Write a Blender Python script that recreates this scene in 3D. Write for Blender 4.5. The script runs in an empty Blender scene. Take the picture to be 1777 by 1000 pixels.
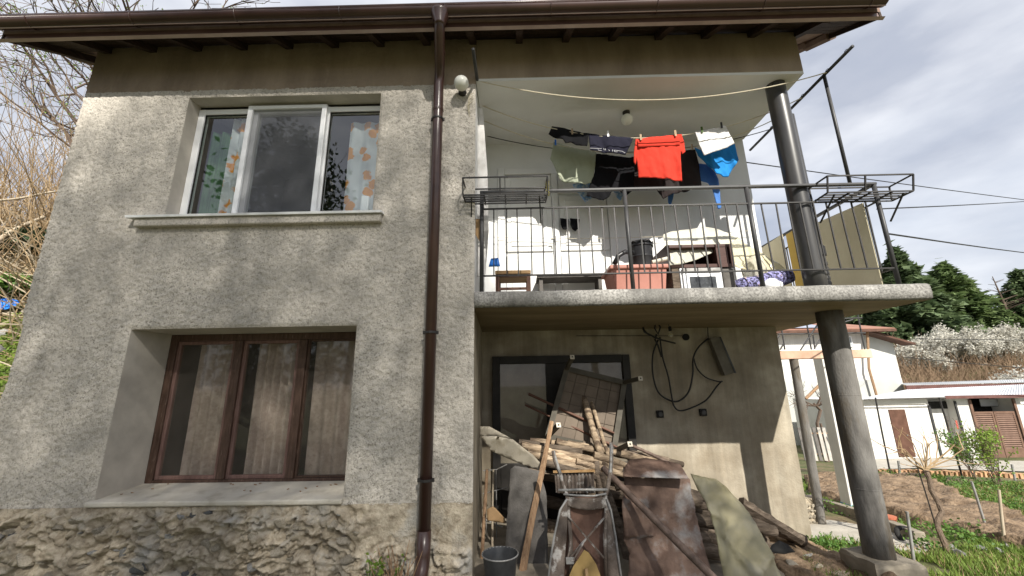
import bpy, math, random
import numpy as np
from mathutils import Vector, Matrix
from mathutils.geometry import delaunay_2d_cdt
R = math.radians
random.seed(7); rng = np.random.default_rng(7)
scene = bpy.context.scene
col = scene.collection

# ------------------------------------------------------------------ camera, sky, sun, exposure
EYE, FPX, PITCH, ROLL, YAW = 1.65, 690.0, .241, -.0164, .0105
SUN_AZ, SUN_EL = R(21), R(38.6)            # azimuth right of straight behind the viewer
def _yaw(v):
    c, s = math.cos(YAW), math.sin(YAW); return Vector((c*v[0]-s*v[1], s*v[0]+c*v[1], v[2]))
_up0 = Vector((0, -math.sin(PITCH), math.cos(PITCH))); _rt0 = Vector((1, 0, 0))
_cr, _sr = math.cos(ROLL), math.sin(ROLL)
C_RT = _yaw(_cr*_rt0 + _sr*_up0); C_UP = _yaw(-_sr*_rt0 + _cr*_up0); C_FW = _yaw((0, math.cos(PITCH), math.sin(PITCH)))
cam_d = bpy.data.cameras.new('camera'); cam = bpy.data.objects.new('camera', cam_d); col.objects.link(cam)
cam_d.sensor_width = 36; cam_d.lens = FPX/1777*36; cam_d.clip_start = .05; cam_d.clip_end = 3000
m3 = Matrix((C_RT, C_UP, -C_FW)).transposed()
cam.matrix_world = Matrix.Translation((0, 0, EYE)) @ m3.to_4x4()
scene.camera = cam

world = bpy.data.worlds.new('World'); scene.world = world; world.use_nodes = True
nt = world.node_tree; N = nt.nodes; L = nt.links
bg = N['Background']; bg.inputs['Strength'].default_value = .095
sky = N.new('ShaderNodeTexSky'); sky.sky_type = 'NISHITA'; sky.sun_disc = False
sky.sun_elevation = SUN_EL; sky.sun_rotation = math.pi - SUN_AZ; sky.air_density = 1.0; sky.dust_density = 1.5
tc = N.new('ShaderNodeTexCoord'); mp = N.new('ShaderNodeMapping'); mp.inputs['Scale'].default_value = (1.0, 1.0, 2.6)
mp.inputs['Location'].default_value = (.35, .2, .1)
nz = N.new('ShaderNodeTexNoise'); nz.inputs['Scale'].default_value = 2.1; nz.inputs['Detail'].default_value = 7; nz.inputs['Roughness'].default_value = .52
nz.inputs['Distortion'].default_value = .35
rp = N.new('ShaderNodeValToRGB'); rp.color_ramp.elements[0].position = .28; rp.color_ramp.elements[0].color = (.62,)*3+(1,)
rp.color_ramp.elements[1].position = .52; rp.color_ramp.elements[1].color = (.93,)*3+(1,)
nz2 = N.new('ShaderNodeTexNoise'); nz2.inputs['Scale'].default_value = 3.4; nz2.inputs['Detail'].default_value = 6
rc = N.new('ShaderNodeValToRGB'); rc.color_ramp.elements[0].position = .36; rc.color_ramp.elements[0].color = (.47, .50, .58, 1)
rc.color_ramp.elements[1].position = .62; rc.color_ramp.elements[1].color = (.76, .78, .83, 1)
sc_ = N.new('ShaderNodeMixRGB'); sc_.blend_type = 'MULTIPLY'; sc_.inputs[0].default_value = 1; sc_.inputs[2].default_value = (8.0, 8.0, 8.0, 1)
mx = N.new('ShaderNodeMixRGB')
L.new(tc.outputs['Generated'], mp.inputs['Vector']); L.new(mp.outputs[0], nz.inputs['Vector']); L.new(mp.outputs[0], nz2.inputs['Vector'])
L.new(nz.outputs['Fac'], rp.inputs[0]); L.new(nz2.outputs['Fac'], rc.inputs[0]); L.new(rc.outputs[0], sc_.inputs[1])
L.new(rp.outputs[0], mx.inputs[0]); L.new(sky.outputs[0], mx.inputs[1]); L.new(sc_.outputs[0], mx.inputs[2]); L.new(mx.outputs[0], bg.inputs['Color'])

sun_d = bpy.data.lights.new('sun', 'SUN'); sun_d.energy = 5.0; sun_d.angle = R(.5); sun_d.color = (1, .95, .86)
sun = bpy.data.objects.new('sun', sun_d); col.objects.link(sun); sun.location = (20, -20, 25)
SUN = Vector((math.sin(SUN_AZ)*math.cos(SUN_EL), -math.cos(SUN_AZ)*math.cos(SUN_EL), math.sin(SUN_EL)))
sun.rotation_euler = (-SUN).to_track_quat('-Z', 'Y').to_euler()
scene.view_settings.view_transform = 'Standard'; scene.view_settings.look = 'None'
scene.view_settings.exposure = .72; scene.view_settings.gamma = 1
scene.cycles.max_bounces = 8; scene.cycles.diffuse_bounces = 4; scene.cycles.transparent_max_bounces = 24

# ------------------------------------------------------------------ measuring: a sight line of the photograph to a plane in the place
def ray(px, py):
    return C_FW + C_RT*((px-888.5)/FPX) + C_UP*((500-py)/FPX)
DY = 0.0
def at(px, py, y, k=0., z0=0., kx=0., x0=0.):
    """point where the sight line meets the plane Y = y + k (Z - z0) + kx (X - x0)"""
    y = y + DY; d = ray(px, py); t = (y + k*(EYE-z0) - kx*x0)/(d.y - k*d.z - kx*d.x)
    return Vector((d.x*t, d.y*t, EYE + d.z*t))
def atz(px, py, z):
    d = ray(px, py); t = (z-EYE)/d.z; return Vector((d.x*t, d.y*t, z))
def atx(px, py, x):
    d = ray(px, py); t = x/d.x; return Vector((x, d.y*t, EYE+d.z*t))

# ------------------------------------------------------------------ helpers: numbers
def _hash(ix, iy, s):
    h = (ix*374761393 + iy*668265263 + s*1442695041) & 0xffffffff
    h = ((h ^ (h >> 13))*1274126177) & 0xffffffff
    return ((h ^ (h >> 16)) & 0xffff)/65535.
def vnoise(x, y, s=0):
    x = np.asarray(x, float); y = np.asarray(y, float)
    ix = np.floor(x).astype(np.int64); iy = np.floor(y).astype(np.int64); fx = x-ix; fy = y-iy
    fx = fx*fx*(3-2*fx); fy = fy*fy*(3-2*fy)
    a, b, c, d = _hash(ix, iy, s), _hash(ix+1, iy, s), _hash(ix, iy+1, s), _hash(ix+1, iy+1, s)
    return (a*(1-fx)+b*fx)*(1-fy) + (c*(1-fx)+d*fx)*fy
def fbm(x, y, s=0, o=4, g=.5):
    t = 0; a = 1; n = 0
    for i in range(o):
        t = t + a*vnoise(np.asarray(x)*2**i, np.asarray(y)*2**i, s+i*7); n += a; a *= g
    return t/n
def sst(e0, e1, x):
    t = np.clip((np.asarray(x, float)-e0)/(e1-e0), 0, 1); return t*t*(3-2*t)

# ------------------------------------------------------------------ helpers: objects
def world_origin(o):
    v = Vector((0, 0, 0))
    while o is not None:
        v += o.location; o = o.parent
    return v
def tag(o, label=None, cat=None, group=None, kind=None):
    if label: o['label'] = label
    if cat: o['category'] = cat
    if group: o['group'] = group
    if kind: o['kind'] = kind
    return o
def thing(name, loc, label, cat, group=None):
    o = bpy.data.objects.new(name, None); o.empty_display_size = .1; col.objects.link(o); o.location = loc
    return tag(o, label, cat, group)
def link_mesh(name, verts, faces, mat, parent=None, smooth=False, top_origin=True, mats=None, fmat=None):
    """verts in world coordinates -> one mesh object, origin at the parent's (or at its own foot)"""
    v = np.asarray(verts, float).reshape(-1, 3)
    if parent is not None: org = np.array(world_origin(parent))
    elif top_origin: org = np.array([(v[:, 0].min()+v[:, 0].max())/2, (v[:, 1].min()+v[:, 1].max())/2, v[:, 2].min()])
    else: org = np.zeros(3)
    v = v - org
    me = bpy.data.meshes.new(name)
    if isinstance(faces, np.ndarray):
        nf, k = faces.shape
        me.vertices.add(len(v)); me.vertices.foreach_set('co', v.ravel())
        me.loops.add(nf*k); me.loops.foreach_set('vertex_index', faces.ravel().astype(np.int32))
        me.polygons.add(nf); me.polygons.foreach_set('loop_start', np.arange(0, nf*k, k, dtype=np.int32))
        me.polygons.foreach_set('loop_total', np.full(nf, k, dtype=np.int32))
        me.update(calc_edges=True); me.validate()
    else:
        me.from_pydata([tuple(p) for p in v], [], faces); me.update()
    for m in (mats or [mat]): me.materials.append(m)
    if fmat is not None: me.polygons.foreach_set('material_index', np.asarray(fmat, np.int32))
    if smooth: me.polygons.foreach_set('use_smooth', np.ones(len(me.polygons), bool))
    o = bpy.data.objects.new(name, me); col.objects.link(o)
    if parent is not None: o.parent = parent
    else: o.location = org
    return o
def frame_of(d):
    d = Vector(d).normalized(); a = Vector((0, 0, 1)) if abs(d.z) < .9 else Vector((1, 0, 0))
    u = d.cross(a).normalized(); return u, d.cross(u).normalized()
class MB:
    def __init__(s): s.v = []; s.f = []
    def add(s, v, f):
        n = len(s.v); s.v += [tuple(p) for p in v]; s.f += [tuple(i+n for i in q) for q in f]; return s
    def box(s, a, b, bev=0.):
        x0, y0, z0 = [min(a[i], b[i]) for i in range(3)]; x1, y1, z1 = [max(a[i], b[i]) for i in range(3)]
        v = [(x0,y0,z0),(x1,y0,z0),(x1,y1,z0),(x0,y1,z0),(x0,y0,z1),(x1,y0,z1),(x1,y1,z1),(x0,y1,z1)]
        return s.add(v, [(0,3,2,1),(4,5,6,7),(0,1,5,4),(1,2,6,5),(2,3,7,6),(3,0,4,7)])
    def bar(s, a, b, w, h=None, up=None):
        """box-section bar from a to b; w across, h along 'up'"""
        a, b = Vector(a), Vector(b); h = h or w; d = (b-a).normalized()
        if up is None: u, w2 = frame_of(d)
        else:
            w2 = Vector(up); u = d.cross(w2).normalized(); w2 = u.cross(d).normalized()
        v = [p + u*(i*w/2) + w2*(j*h/2) for p in (a, b) for i, j in ((-1,-1),(1,-1),(1,1),(-1,1))]
        return s.add(v, [(0,1,2,3),(7,6,5,4),(0,4,5,1),(1,5,6,2),(2,6,7,3),(3,7,4,0)])
    def tube(s, pts, r, n=8, cap=True, jit=0.):
        pts = [Vector(p) for p in pts]; m = len(pts)
        rs = r if isinstance(r, (list, tuple)) else [r]*m
        u = None; v = []; f = []
        for i, p in enumerate(pts):
            d = (pts[min(i+1, m-1)] - pts[max(i-1, 0)]).normalized()
            if u is None: u, _ = frame_of(d)
            u = (u - d*u.dot(d)).normalized(); w = d.cross(u)
            for k in range(n):
                a = 2*math.pi*k/n; q = rs[i]*(1+jit*(random.random()-.5)); v.append(p + u*(q*math.cos(a)) + w*(q*math.sin(a)))
        for i in range(m-1):
            for k in range(n):
                f.append((i*n+k, i*n+(k+1) % n, (i+1)*n+(k+1) % n, (i+1)*n+k))
        if cap: f.append(tuple(range(n))[::-1]); f.append(tuple((m-1)*n+k for k in range(n)))
        return s.add(v, f)
    def lathe(s, c, prof, n=24, axis=(0, 0, 1), cap=True):
        """prof: list of (r, h) along axis from c"""
        c = Vector(c); ax = Vector(axis).normalized(); u, w = frame_of(ax); v = []; f = []; m = len(prof)
        for r_, h in prof:
            for k in range(n):
                a = 2*math.pi*k/n; v.append(c + ax*h + u*(r_*math.cos(a)) + w*(r_*math.sin(a)))
        for i in range(m-1):
            for k in range(n): f.append((i*n+k, i*n+(k+1) % n, (i+1)*n+(k+1) % n, (i+1)*n+k))
        if cap: f.append(tuple(range(n))[::-1]); f.append(tuple((m-1)*n+k for k in range(n)))
        return s.add(v, f)
    def quad(s, a, b, c, d): return s.add([a, b, c, d], [(0, 1, 2, 3)])
    def prism(s, pts, d):
        """polygon pts extruded along d"""
        n = len(pts); d = Vector(d); v = [Vector(p) for p in pts] + [Vector(p)+d for p in pts]
        return s.add(v, [tuple(range(n)), tuple(range(2*n-1, n-1, -1))] + [(i, i+n, (i+1) % n+n, (i+1) % n) for i in range(n)])
    def build(s, name, mat, parent=None, smooth=False, bevel=0.):
        o = link_mesh(name, s.v, s.f, mat, parent, smooth)
        if bevel:
            b = o.modifiers.new('bevel', 'BEVEL'); b.width = bevel; b.segments = 2; b.limit_method = 'ANGLE'; b.angle_limit = R(40)
        return o
def smooth_by_angle(o, ang=40):
    me = o.data; me.polygons.foreach_set('use_smooth', np.ones(len(me.polygons), bool))
    try: me.set_sharp_from_angle(angle=R(ang))
    except Exception: pass
    return o

# ------------------------------------------------------------------ helpers: materials
def _nodes(name):
    m = bpy.data.materials.new(name); m.use_nodes = True; t = m.node_tree; return m, t.nodes, t.links, t.nodes['Principled BSDF']
def M(name, c, c2=None, rough=.85, scale=5., lo=.35, hi=.65, detail=6, stretch=None, bump=0., bscale=60., bdist=.01, metal=0., spec=.3,
      rnd=0., c3=None, scale3=1.5, lo3=.5, hi3=.62, trans=0., gen=False, streak=0.):
    """procedural paint: two colours mixed by noise, an optional third in larger patches, noise relief"""
    m, N, L, b = _nodes(name)
    tc = N.new('ShaderNodeTexCoord'); src = tc.outputs['Generated' if gen else 'Object']
    if stretch:
        mp = N.new('ShaderNodeMapping'); mp.inputs['Scale'].default_value = stretch; L.new(src, mp.inputs[0]); src = mp.outputs[0]
    n = N.new('ShaderNodeTexNoise'); n.inputs['Scale'].default_value = scale; n.inputs['Detail'].default_value = detail; n.inputs['Roughness'].default_value = .6
    L.new(src, n.inputs['Vector'])
    if c2 is None: c2 = tuple(min(1, x*1.25) for x in c); c = tuple(x*.78 for x in c)
    r = N.new('ShaderNodeValToRGB'); e = r.color_ramp.elements
    e[0].position, e[1].position = lo, hi; e[0].color = (*c, 1); e[1].color = (*c2, 1)
    L.new(n.outputs['Fac'], r.inputs[0]); out = r.outputs[0]
    if c3 is not None:
        n3 = N.new('ShaderNodeTexNoise'); n3.inputs['Scale'].default_value = scale3; n3.inputs['Detail'].default_value = 8; n3.inputs['Roughness'].default_value = .65
        L.new(src, n3.inputs['Vector']); r3 = N.new('ShaderNodeValToRGB'); r3.color_ramp.elements[0].position = lo3; r3.color_ramp.elements[1].position = hi3
        L.new(n3.outputs['Fac'], r3.inputs[0]); x = N.new('ShaderNodeMixRGB'); L.new(r3.outputs[0], x.inputs[0]); L.new(out, x.inputs[1]); x.inputs[2].default_value = (*c3, 1); out = x.outputs[0]
    if streak:
        ms = N.new('ShaderNodeMapping'); ms.inputs['Scale'].default_value = (5.5, 1., .35); L.new(tc.outputs['Object'], ms.inputs[0])
        ns = N.new('ShaderNodeTexNoise'); ns.inputs['Scale'].default_value = 1.; ns.inputs['Detail'].default_value = 7; ns.inputs['Roughness'].default_value = .7; L.new(ms.outputs[0], ns.inputs['Vector'])
        ss = N.new('ShaderNodeMapRange'); ss.inputs['From Min'].default_value = .3; ss.inputs['From Max'].default_value = .7; ss.inputs['To Min'].default_value = 1-streak; ss.inputs['To Max'].default_value = 1+streak*.7; L.new(ns.outputs['Fac'], ss.inputs['Value'])
        h0 = N.new('ShaderNodeHueSaturation'); L.new(ss.outputs[0], h0.inputs['Value']); L.new(out, h0.inputs['Color']); out = h0.outputs[0]
    if rnd:
        oi = N.new('ShaderNodeObjectInfo'); mr = N.new('ShaderNodeMapRange'); mr.inputs['To Min'].default_value = 1-rnd; mr.inputs['To Max'].default_value = 1+rnd
        L.new(oi.outputs['Random'], mr.inputs['Value']); hs = N.new('ShaderNodeHueSaturation'); L.new(mr.outputs[0], hs.inputs['Value']); L.new(out, hs.inputs['Color']); out = hs.outputs[0]
    L.new(out, b.inputs['Base Color']); b.inputs['Roughness'].default_value = rough; b.inputs['Metallic'].default_value = metal
    b.inputs['Specular IOR Level'].default_value = spec
    if bump:
        nb = N.new('ShaderNodeTexNoise'); nb.inputs['Scale'].default_value = bscale; nb.inputs['Detail'].default_value = 5; L.new(src, nb.inputs['Vector'])
        bp = N.new('ShaderNodeBump'); bp.inputs['Strength'].default_value = bump; bp.inputs['Distance'].default_value = bdist
        L.new(nb.outputs['Fac'], bp.inputs['Height']); L.new(bp.outputs[0], b.inputs['Normal'])
    if trans:
        o = N['Material Output']; t = N.new('ShaderNodeBsdfTranslucent'); mx = N.new('ShaderNodeMixShader'); mx.inputs[0].default_value = trans
        L.new(out, t.inputs['Color']); L.new(b.outputs[0], mx.inputs[1]); L.new(t.outputs[0], mx.inputs[2]); L.new(mx.outputs[0], o.inputs['Surface'])
    return m
def glass(name, tint=(.9, .93, .92), ior=1.6, rough=.01, film=None, filmf=.0):
    m, N, L, b = _nodes(name); o = N['Material Output']; N.remove(b)
    tr = N.new('ShaderNodeBsdfTransparent'); tr.inputs[0].default_value = (*tint, 1)
    gl = N.new('ShaderNodeBsdfGlossy'); gl.inputs['Roughness'].default_value = rough
    lw = N.new('ShaderNodeLayerWeight'); lw.inputs[0].default_value = .5; pw = N.new('ShaderNodeMath'); pw.operation = 'POWER'; pw.inputs[1].default_value = 4.; L.new(lw.outputs['Facing'], pw.inputs[0])
    r0 = ((ior-1)/(ior+1))**2; fr = N.new('ShaderNodeMapRange'); fr.inputs['To Min'].default_value = r0; fr.inputs['To Max'].default_value = 1.; L.new(pw.outputs[0], fr.inputs['Value'])
    mx = N.new('ShaderNodeMixShader'); L.new(fr.outputs[0], mx.inputs[0]); L.new(tr.outputs[0], mx.inputs[1]); L.new(gl.outputs[0], mx.inputs[2]); last = mx
    if film:
        df = N.new('ShaderNodeBsdfDiffuse'); df.inputs[0].default_value = (*film, 1)
        tc = N.new('ShaderNodeTexCoord'); n = N.new('ShaderNodeTexNoise'); n.inputs['Scale'].default_value = 3.; n.inputs['Detail'].default_value = 6; L.new(tc.outputs['Object'], n.inputs['Vector'])
        mr = N.new('ShaderNodeMapRange'); mr.inputs['To Min'].default_value = filmf*.6; mr.inputs['To Max'].default_value = filmf*1.4; L.new(n.outputs['Fac'], mr.inputs['Value'])
        m2 = N.new('ShaderNodeMixShader'); L.new(mr.outputs[0], m2.inputs[0]); L.new(mx.outputs[0], m2.inputs[1]); L.new(df.outputs[0], m2.inputs[2]); last = m2
    L.new(last.outputs[0], o.inputs['Surface']); return m

MT = dict(
 stucco=M('stucco', (.215,.195,.168), (.56,.52,.46), scale=60, lo=.31, hi=.50, detail=4, bump=.8, bscale=78, bdist=.011, c3=(.44,.405,.355), scale3=1.2, lo3=.40, hi3=.85, streak=.15),
 plaster_and_eave_shade=M('plaster_and_eave_shade', (.22,.17,.125), (.34,.27,.20), scale=1.6, bump=.3, bscale=70, c3=(.38,.31,.24), scale3=2.2, lo3=.6, hi3=.75, stretch=(1.6,1,.45)),  # brown beam plaster; also paints the eave shade on the facade top
 plaster_reveal=M('plaster_reveal', (.40,.365,.32), (.52,.48,.42), scale=3, bump=.2, bscale=30),
 white_plaster=M('white_plaster', (.64,.645,.64), (.72,.725,.72), scale=1.5, bump=.08, bscale=40),
 ceiling_white=M('ceiling_white', (.64,.64,.625), (.73,.73,.715), scale=1.1, c3=(.50,.49,.46), scale3=1.3, lo3=.58, hi3=.85, bump=.08, bscale=30),
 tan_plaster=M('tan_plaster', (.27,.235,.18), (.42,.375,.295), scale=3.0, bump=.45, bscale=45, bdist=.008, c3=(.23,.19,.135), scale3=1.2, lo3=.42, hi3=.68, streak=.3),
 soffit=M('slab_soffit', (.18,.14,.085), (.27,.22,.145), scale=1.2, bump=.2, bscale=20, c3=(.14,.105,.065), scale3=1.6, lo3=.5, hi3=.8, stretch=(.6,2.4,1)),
 slab=M('terrazzo', (.14,.135,.125), (.33,.32,.30), scale=48, lo=.36, hi=.60, bump=.6, bscale=70, bdist=.006, c3=(.13,.125,.115), scale3=2.3, lo3=.45, hi3=.66, streak=.35),
 mortar=M('mortar', (.25,.205,.145), (.50,.435,.335), scale=14, bump=.8, bscale=45, bdist=.015, c3=(.40,.38,.34), scale3=2.4, lo3=.52, hi3=.68),
 stone=M('rubble_stone', (.30,.26,.20), (.48,.43,.345), scale=7, bump=.7, bscale=30, bdist=.02, rnd=.2),
 stone_grey=M('grey_stone', (.20,.20,.195), (.36,.35,.33), scale=7, bump=.7, bscale=30, bdist=.02, rnd=.25),
 stone_dark=M('dark_stone', (.055,.057,.06), (.13,.13,.13), scale=9, bump=.5, bscale=25, rough=.6),
 brown_metal=M('brown_gutter_metal', (.045,.022,.018), (.06,.03,.024), scale=3, rough=.28, spec=.6),
 drip_glint=M('drip_glint_metal', (.34,.25,.235), (.46,.36,.34), scale=3, rough=.3, spec=.6),  # pale metal, sun glint on gutter bead and fascia lip put into the colour
 fascia=M('brown_fascia_sheet', (.10,.055,.048), (.14,.08,.07), scale=2, rough=.35, spec=.6),
 wood_dark=M('dark_timber', (.025,.015,.011), (.055,.033,.024), scale=4, stretch=(12,1.2,12), rough=.8, bump=.2, bscale=30),
 roof_tile=M('roof_tile', (.17,.115,.09), (.26,.185,.15), scale=5, rnd=.2),
 pvc=M('white_pvc', (.80,.81,.83), (.86,.87,.88), scale=2, rough=.3, spec=.5),
 sill_metal=M('white_sill', (.80,.81,.83), (.86,.87,.88), scale=3, rough=.35),
 concrete=M('concrete', (.30,.28,.25), (.42,.40,.36), scale=5, bump=.4, bscale=50),
 sill_con=M('pale_sill', (.50,.46,.38), (.62,.58,.50), scale=4, bump=.2, bscale=40, c3=(.40,.36,.29), scale3=5, lo3=.55, hi3=.7),
 brown_paint=M('worn_brown_paint', (.058,.032,.022), (.11,.066,.048), scale=6, stretch=(8,8,1), rough=.5, c3=(.22,.155,.125), scale3=9, lo3=.6, hi3=.7, bump=.2, bscale=40),
 brown_pink=M('faded_brown_paint', (.15,.085,.07), (.22,.135,.115), scale=6, stretch=(8,8,1), rough=.55, bump=.2),
 iron=M('dark_iron', (.018,.017,.017), (.035,.032,.03), scale=8, rough=.5, spec=.4),
 iron_grey=M('grey_painted_steel', (.035,.035,.037), (.065,.065,.066), scale=5, rough=.45, c3=(.07,.045,.03), scale3=6, lo3=.62, hi3=.72),
 column=M('column_grey', (.105,.098,.09), (.21,.20,.185), scale=5, stretch=(2,2,.5), bump=.4, bscale=60, c3=(.13,.11,.085), scale3=3, streak=.3),
 black_pipe=M('black_column', (.028,.028,.03), (.055,.053,.05), scale=3, stretch=(3,3,.5), rough=.35, spec=.5, c3=(.09,.085,.08), scale3=2, lo3=.55, hi3=.75),
 rope=M('rope', (.50,.45,.33), (.62,.56,.43), scale=30),
 wire=M('cable_black', (.012,.012,.012), (.022,.022,.022), scale=10, rough=.5),
 globe=M('opal_globe', (.74,.74,.68), (.80,.80,.74), scale=2, rough=.18, spec=.5),
 dark_void=M('room_lining', (.10,.095,.085), (.14,.13,.115), scale=2),
 glass=glass('window_glass', (.90,.94,.93), 2.3),
 glass_old=glass('dusty_glass', (.90,.88,.84), 1.6, .03, (.40,.35,.30), .10),
 lace=M('lace_curtain', (.56,.47,.42), (.68,.59,.54), scale=26, trans=.35, rough=.9, c3=(.74,.66,.61), scale3=9, lo3=.5, hi3=.58),
 green_curtain=M('green_curtain', (.06,.14,.065), (.12,.25,.12), scale=5, stretch=(10,1,.6), trans=.3),
 wood_pale=M('split_wood', (.40,.29,.185), (.58,.45,.31), scale=5, rough=.85, bump=.4, bscale=35, rnd=.25),
 bark=M('weathered_log', (.075,.056,.04), (.21,.165,.125), scale=3.5, stretch=(1.2,7,7), rough=.9, bump=.9, bscale=12, bdist=.015, rnd=.35),
 bark_pale=M('peeled_pole', (.20,.14,.09), (.46,.36,.25), scale=3.5, stretch=(1.2,7,7), rough=.85, bump=.8, bscale=14, bdist=.015, rnd=.3, c3=(.10,.07,.048), scale3=1.6, lo3=.5, hi3=.6),
 stake=M('old_stake', (.24,.145,.085), (.38,.25,.15), scale=5, stretch=(14,14,1), rough=.85, bump=.4, bscale=40),
 rust=M('rusty_sheet', (.10,.062,.046), (.19,.125,.095), scale=7, rough=.7, bump=.35, bscale=40, c3=(.27,.255,.245), scale3=1.9, lo3=.50, hi3=.60, streak=.2),
 rust2=M('rusty_pipe', (.085,.058,.045), (.17,.12,.095), scale=14, rough=.6, bump=.4, bscale=80),
 lino=M('old_linoleum', (.23,.205,.115), (.34,.31,.20), scale=2.4, rough=.55, bump=.12, bscale=12, c3=(.22,.21,.18), scale3=1.6, lo3=.48, hi3=.7),
 cement_sheet=M('cement_sheet', (.36,.32,.25), (.52,.47,.38), scale=4, bump=.2, bscale=30, c3=(.28,.24,.17), scale3=2.5),
 grey_board=M('grey_board', (.085,.078,.07), (.14,.13,.12), scale=6, bump=.4, bscale=60, c3=(.20,.19,.175), scale3=5, lo3=.58, hi3=.75),
 zinc=M('zinc', (.055,.057,.06), (.10,.105,.11), scale=6, rough=.5, metal=.4),
 barrow=M('cement_crusted_steel', (.085,.065,.052), (.16,.13,.11), scale=8, rough=.8, bump=.6, bscale=35, c3=(.40,.38,.355), scale3=7, lo3=.52, hi3=.60),
 barrow_rust=M('barrow_tray', (.10,.055,.04), (.17,.10,.075), scale=5, rough=.75, bump=.3, bscale=30, c3=(.28,.23,.2), scale3=4, lo3=.6, hi3=.75),
 barrow_green=M('green_steel', (.035,.045,.042), (.07,.085,.078), scale=8, rough=.6, c3=(.28,.27,.25), scale3=9, lo3=.52, hi3=.62),
 galv=M('galvanised', (.22,.215,.205), (.34,.335,.325), scale=14, rough=.55, metal=.2, c3=(.14,.12,.10), scale3=9, lo3=.55, hi3=.68),
 cardboard=M('cardboard', (.30,.185,.09), (.42,.28,.15), scale=4, bump=.2, bscale=12),
 ochre=M('ochre_steel', (.30,.20,.07), (.38,.26,.10), scale=4, rough=.6, c3=(.22,.13,.06), scale3=6, lo3=.58, hi3=.7),
 soil=M('soil', (.12,.08,.048), (.28,.20,.13), scale=5, bump=.9, bscale=22, bdist=.04),
 ground=M('ground_earth', (.055,.075,.022), (.12,.115,.05), scale=1.3, bump=.6, bscale=8, bdist=.04, c3=(.17,.125,.075), scale3=.7, lo3=.5, hi3=.62),
 path=M('garden_path', (.34,.315,.27), (.46,.43,.375), scale=4, bump=.4, bscale=25),
 kerb=M('old_kerb', (.20,.175,.135), (.32,.28,.22), scale=6, bump=.4, bscale=30),
 white_wall=M('whitewash', (.60,.59,.555), (.70,.69,.66), scale=1.2, bump=.1, bscale=15, c3=(.50,.48,.43), scale3=.8, lo3=.55, hi3=.8, streak=.16),
 grey_wall=M('pale_render', (.52,.52,.48), (.60,.60,.56), scale=1.0),
 salmon=M('salmon_beam', (.44,.27,.19), (.56,.37,.27), scale=5, c3=(.58,.48,.36), scale3=2, lo3=.55, hi3=.66),
 brown_door=M('brown_door', (.075,.035,.022), (.12,.06,.04), scale=4, rough=.6),
 louver=M('louver_brown', (.13,.075,.052), (.19,.115,.082), scale=4, rough=.6),
 tin=M('tin_roof', (.46,.48,.51), (.58,.60,.63), scale=1.5, rough=.45, metal=.2, c3=(.34,.32,.31), scale3=1.1, lo3=.6, hi3=.75),
 brick=M('garden_brick', (.38,.22,.12), (.50,.32,.19), scale=6, rnd=.2, bump=.3),
 blue=M('blue_plastic', (.02,.15,.62), (.04,.25,.80), scale=6, rough=.4),
 conifer=M('conifer_needles', (.075,.115,.055), (.16,.215,.10), scale=1.1, detail=3, rough=.7, trans=.3),
 conifer2=M('conifer_light', (.10,.155,.06), (.19,.25,.10), scale=1.1, detail=3, rough=.7, trans=.3),
 evergreen=M('evergreen', (.02,.04,.018), (.045,.075,.03), scale=.9, detail=3, rough=.6, trans=.15),
 blossom=M('blossom', (.48,.46,.40), (.66,.645,.58), scale=3, trans=.35),
 leaf=M('young_leaf', (.15,.25,.035), (.29,.40,.08), scale=5, trans=.4, rough=.6),
 leaf_dark=M('rose_leaf', (.07,.15,.03), (.15,.26,.055), scale=5, trans=.3, rough=.55),
 grass=M('grass', (.09,.155,.026), (.22,.30,.065), scale=1.6, trans=.35, rough=.6),
 moss=M('moss', (.11,.19,.028), (.24,.31,.06), scale=3, trans=.25, rough=.8),
 twig=M('dry_twig', (.24,.165,.09), (.42,.31,.185), scale=1.2, rough=.85),
 twig_brown=M('brown_brush', (.15,.10,.06), (.27,.19,.125), scale=.4, rough=.9),
 branch=M('bare_branch', (.085,.06,.045), (.15,.11,.085), scale=3, rough=.9),
 branch_pale=M('pale_branch', (.36,.30,.22), (.48,.41,.31), scale=3, rough=.9),  # pale tan wood for branches, canes and stakes
 trunk=M('tree_bark', (.09,.065,.045), (.17,.125,.09), scale=5, stretch=(4,4,.7), rough=.9, bump=.7, bscale=20, bdist=.03),
 rubber=M('rubber', (.012,.012,.012), (.025,.024,.022), scale=8, rough=.8),
)

# ================================================================== the ground
def hz(x, y):
    x = np.asarray(x, float); y = np.asarray(y, float)
    h = .05 - .2*sst(0, 3.2, x) - .1*np.clip(y-4.3, 0, 14)*sst(1, 4, x)
    h = h + (.45*np.clip(y-22.5, 0, 12) + .15*np.clip(y-34.5, 0, 30))*sst(19.5, 24, x)
    bank = np.clip((y-4.55) + (-x-6)*.22, 0, 5.2)*sst(4.75, 5.6, -x)
    h = h + bank + .12*(fbm(x*1.3, y*1.3, 3)-.5)*sst(5.0, 6.0, -x)
    return h + .05*(fbm(x*.7, y*.7, 11)-.5)*sst(4.5, 6, y)
def gp(px, py, tmax=120):
    """where a sight line meets the ground"""
    d = ray(px, py); t = 1.0
    while t < tmax and EYE+d.z*t > float(hz(d.x*t, d.y*t)): t += .02 + t*.002
    return Vector((d.x*t, d.y*t, float(hz(d.x*t, d.y*t))))
def axis_vals(fine0, fine1, step, far, grow=1.18):
    v = list(np.arange(fine0, fine1, step)); a = step; p = fine1
    while p < far: v.append(p); a *= grow; p += a
    v.append(far); a = step; p = fine0 - step
    while p > -far: v.insert(0, p); a *= grow; p -= a
    v.insert(0, -far); return np.array(v)
gx = axis_vals(-14, 22, .3, 900); gy = axis_vals(-8, 30, .3, 900)
GX, GY = np.meshgrid(gx, gy); GZ = hz(GX, GY)
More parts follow.
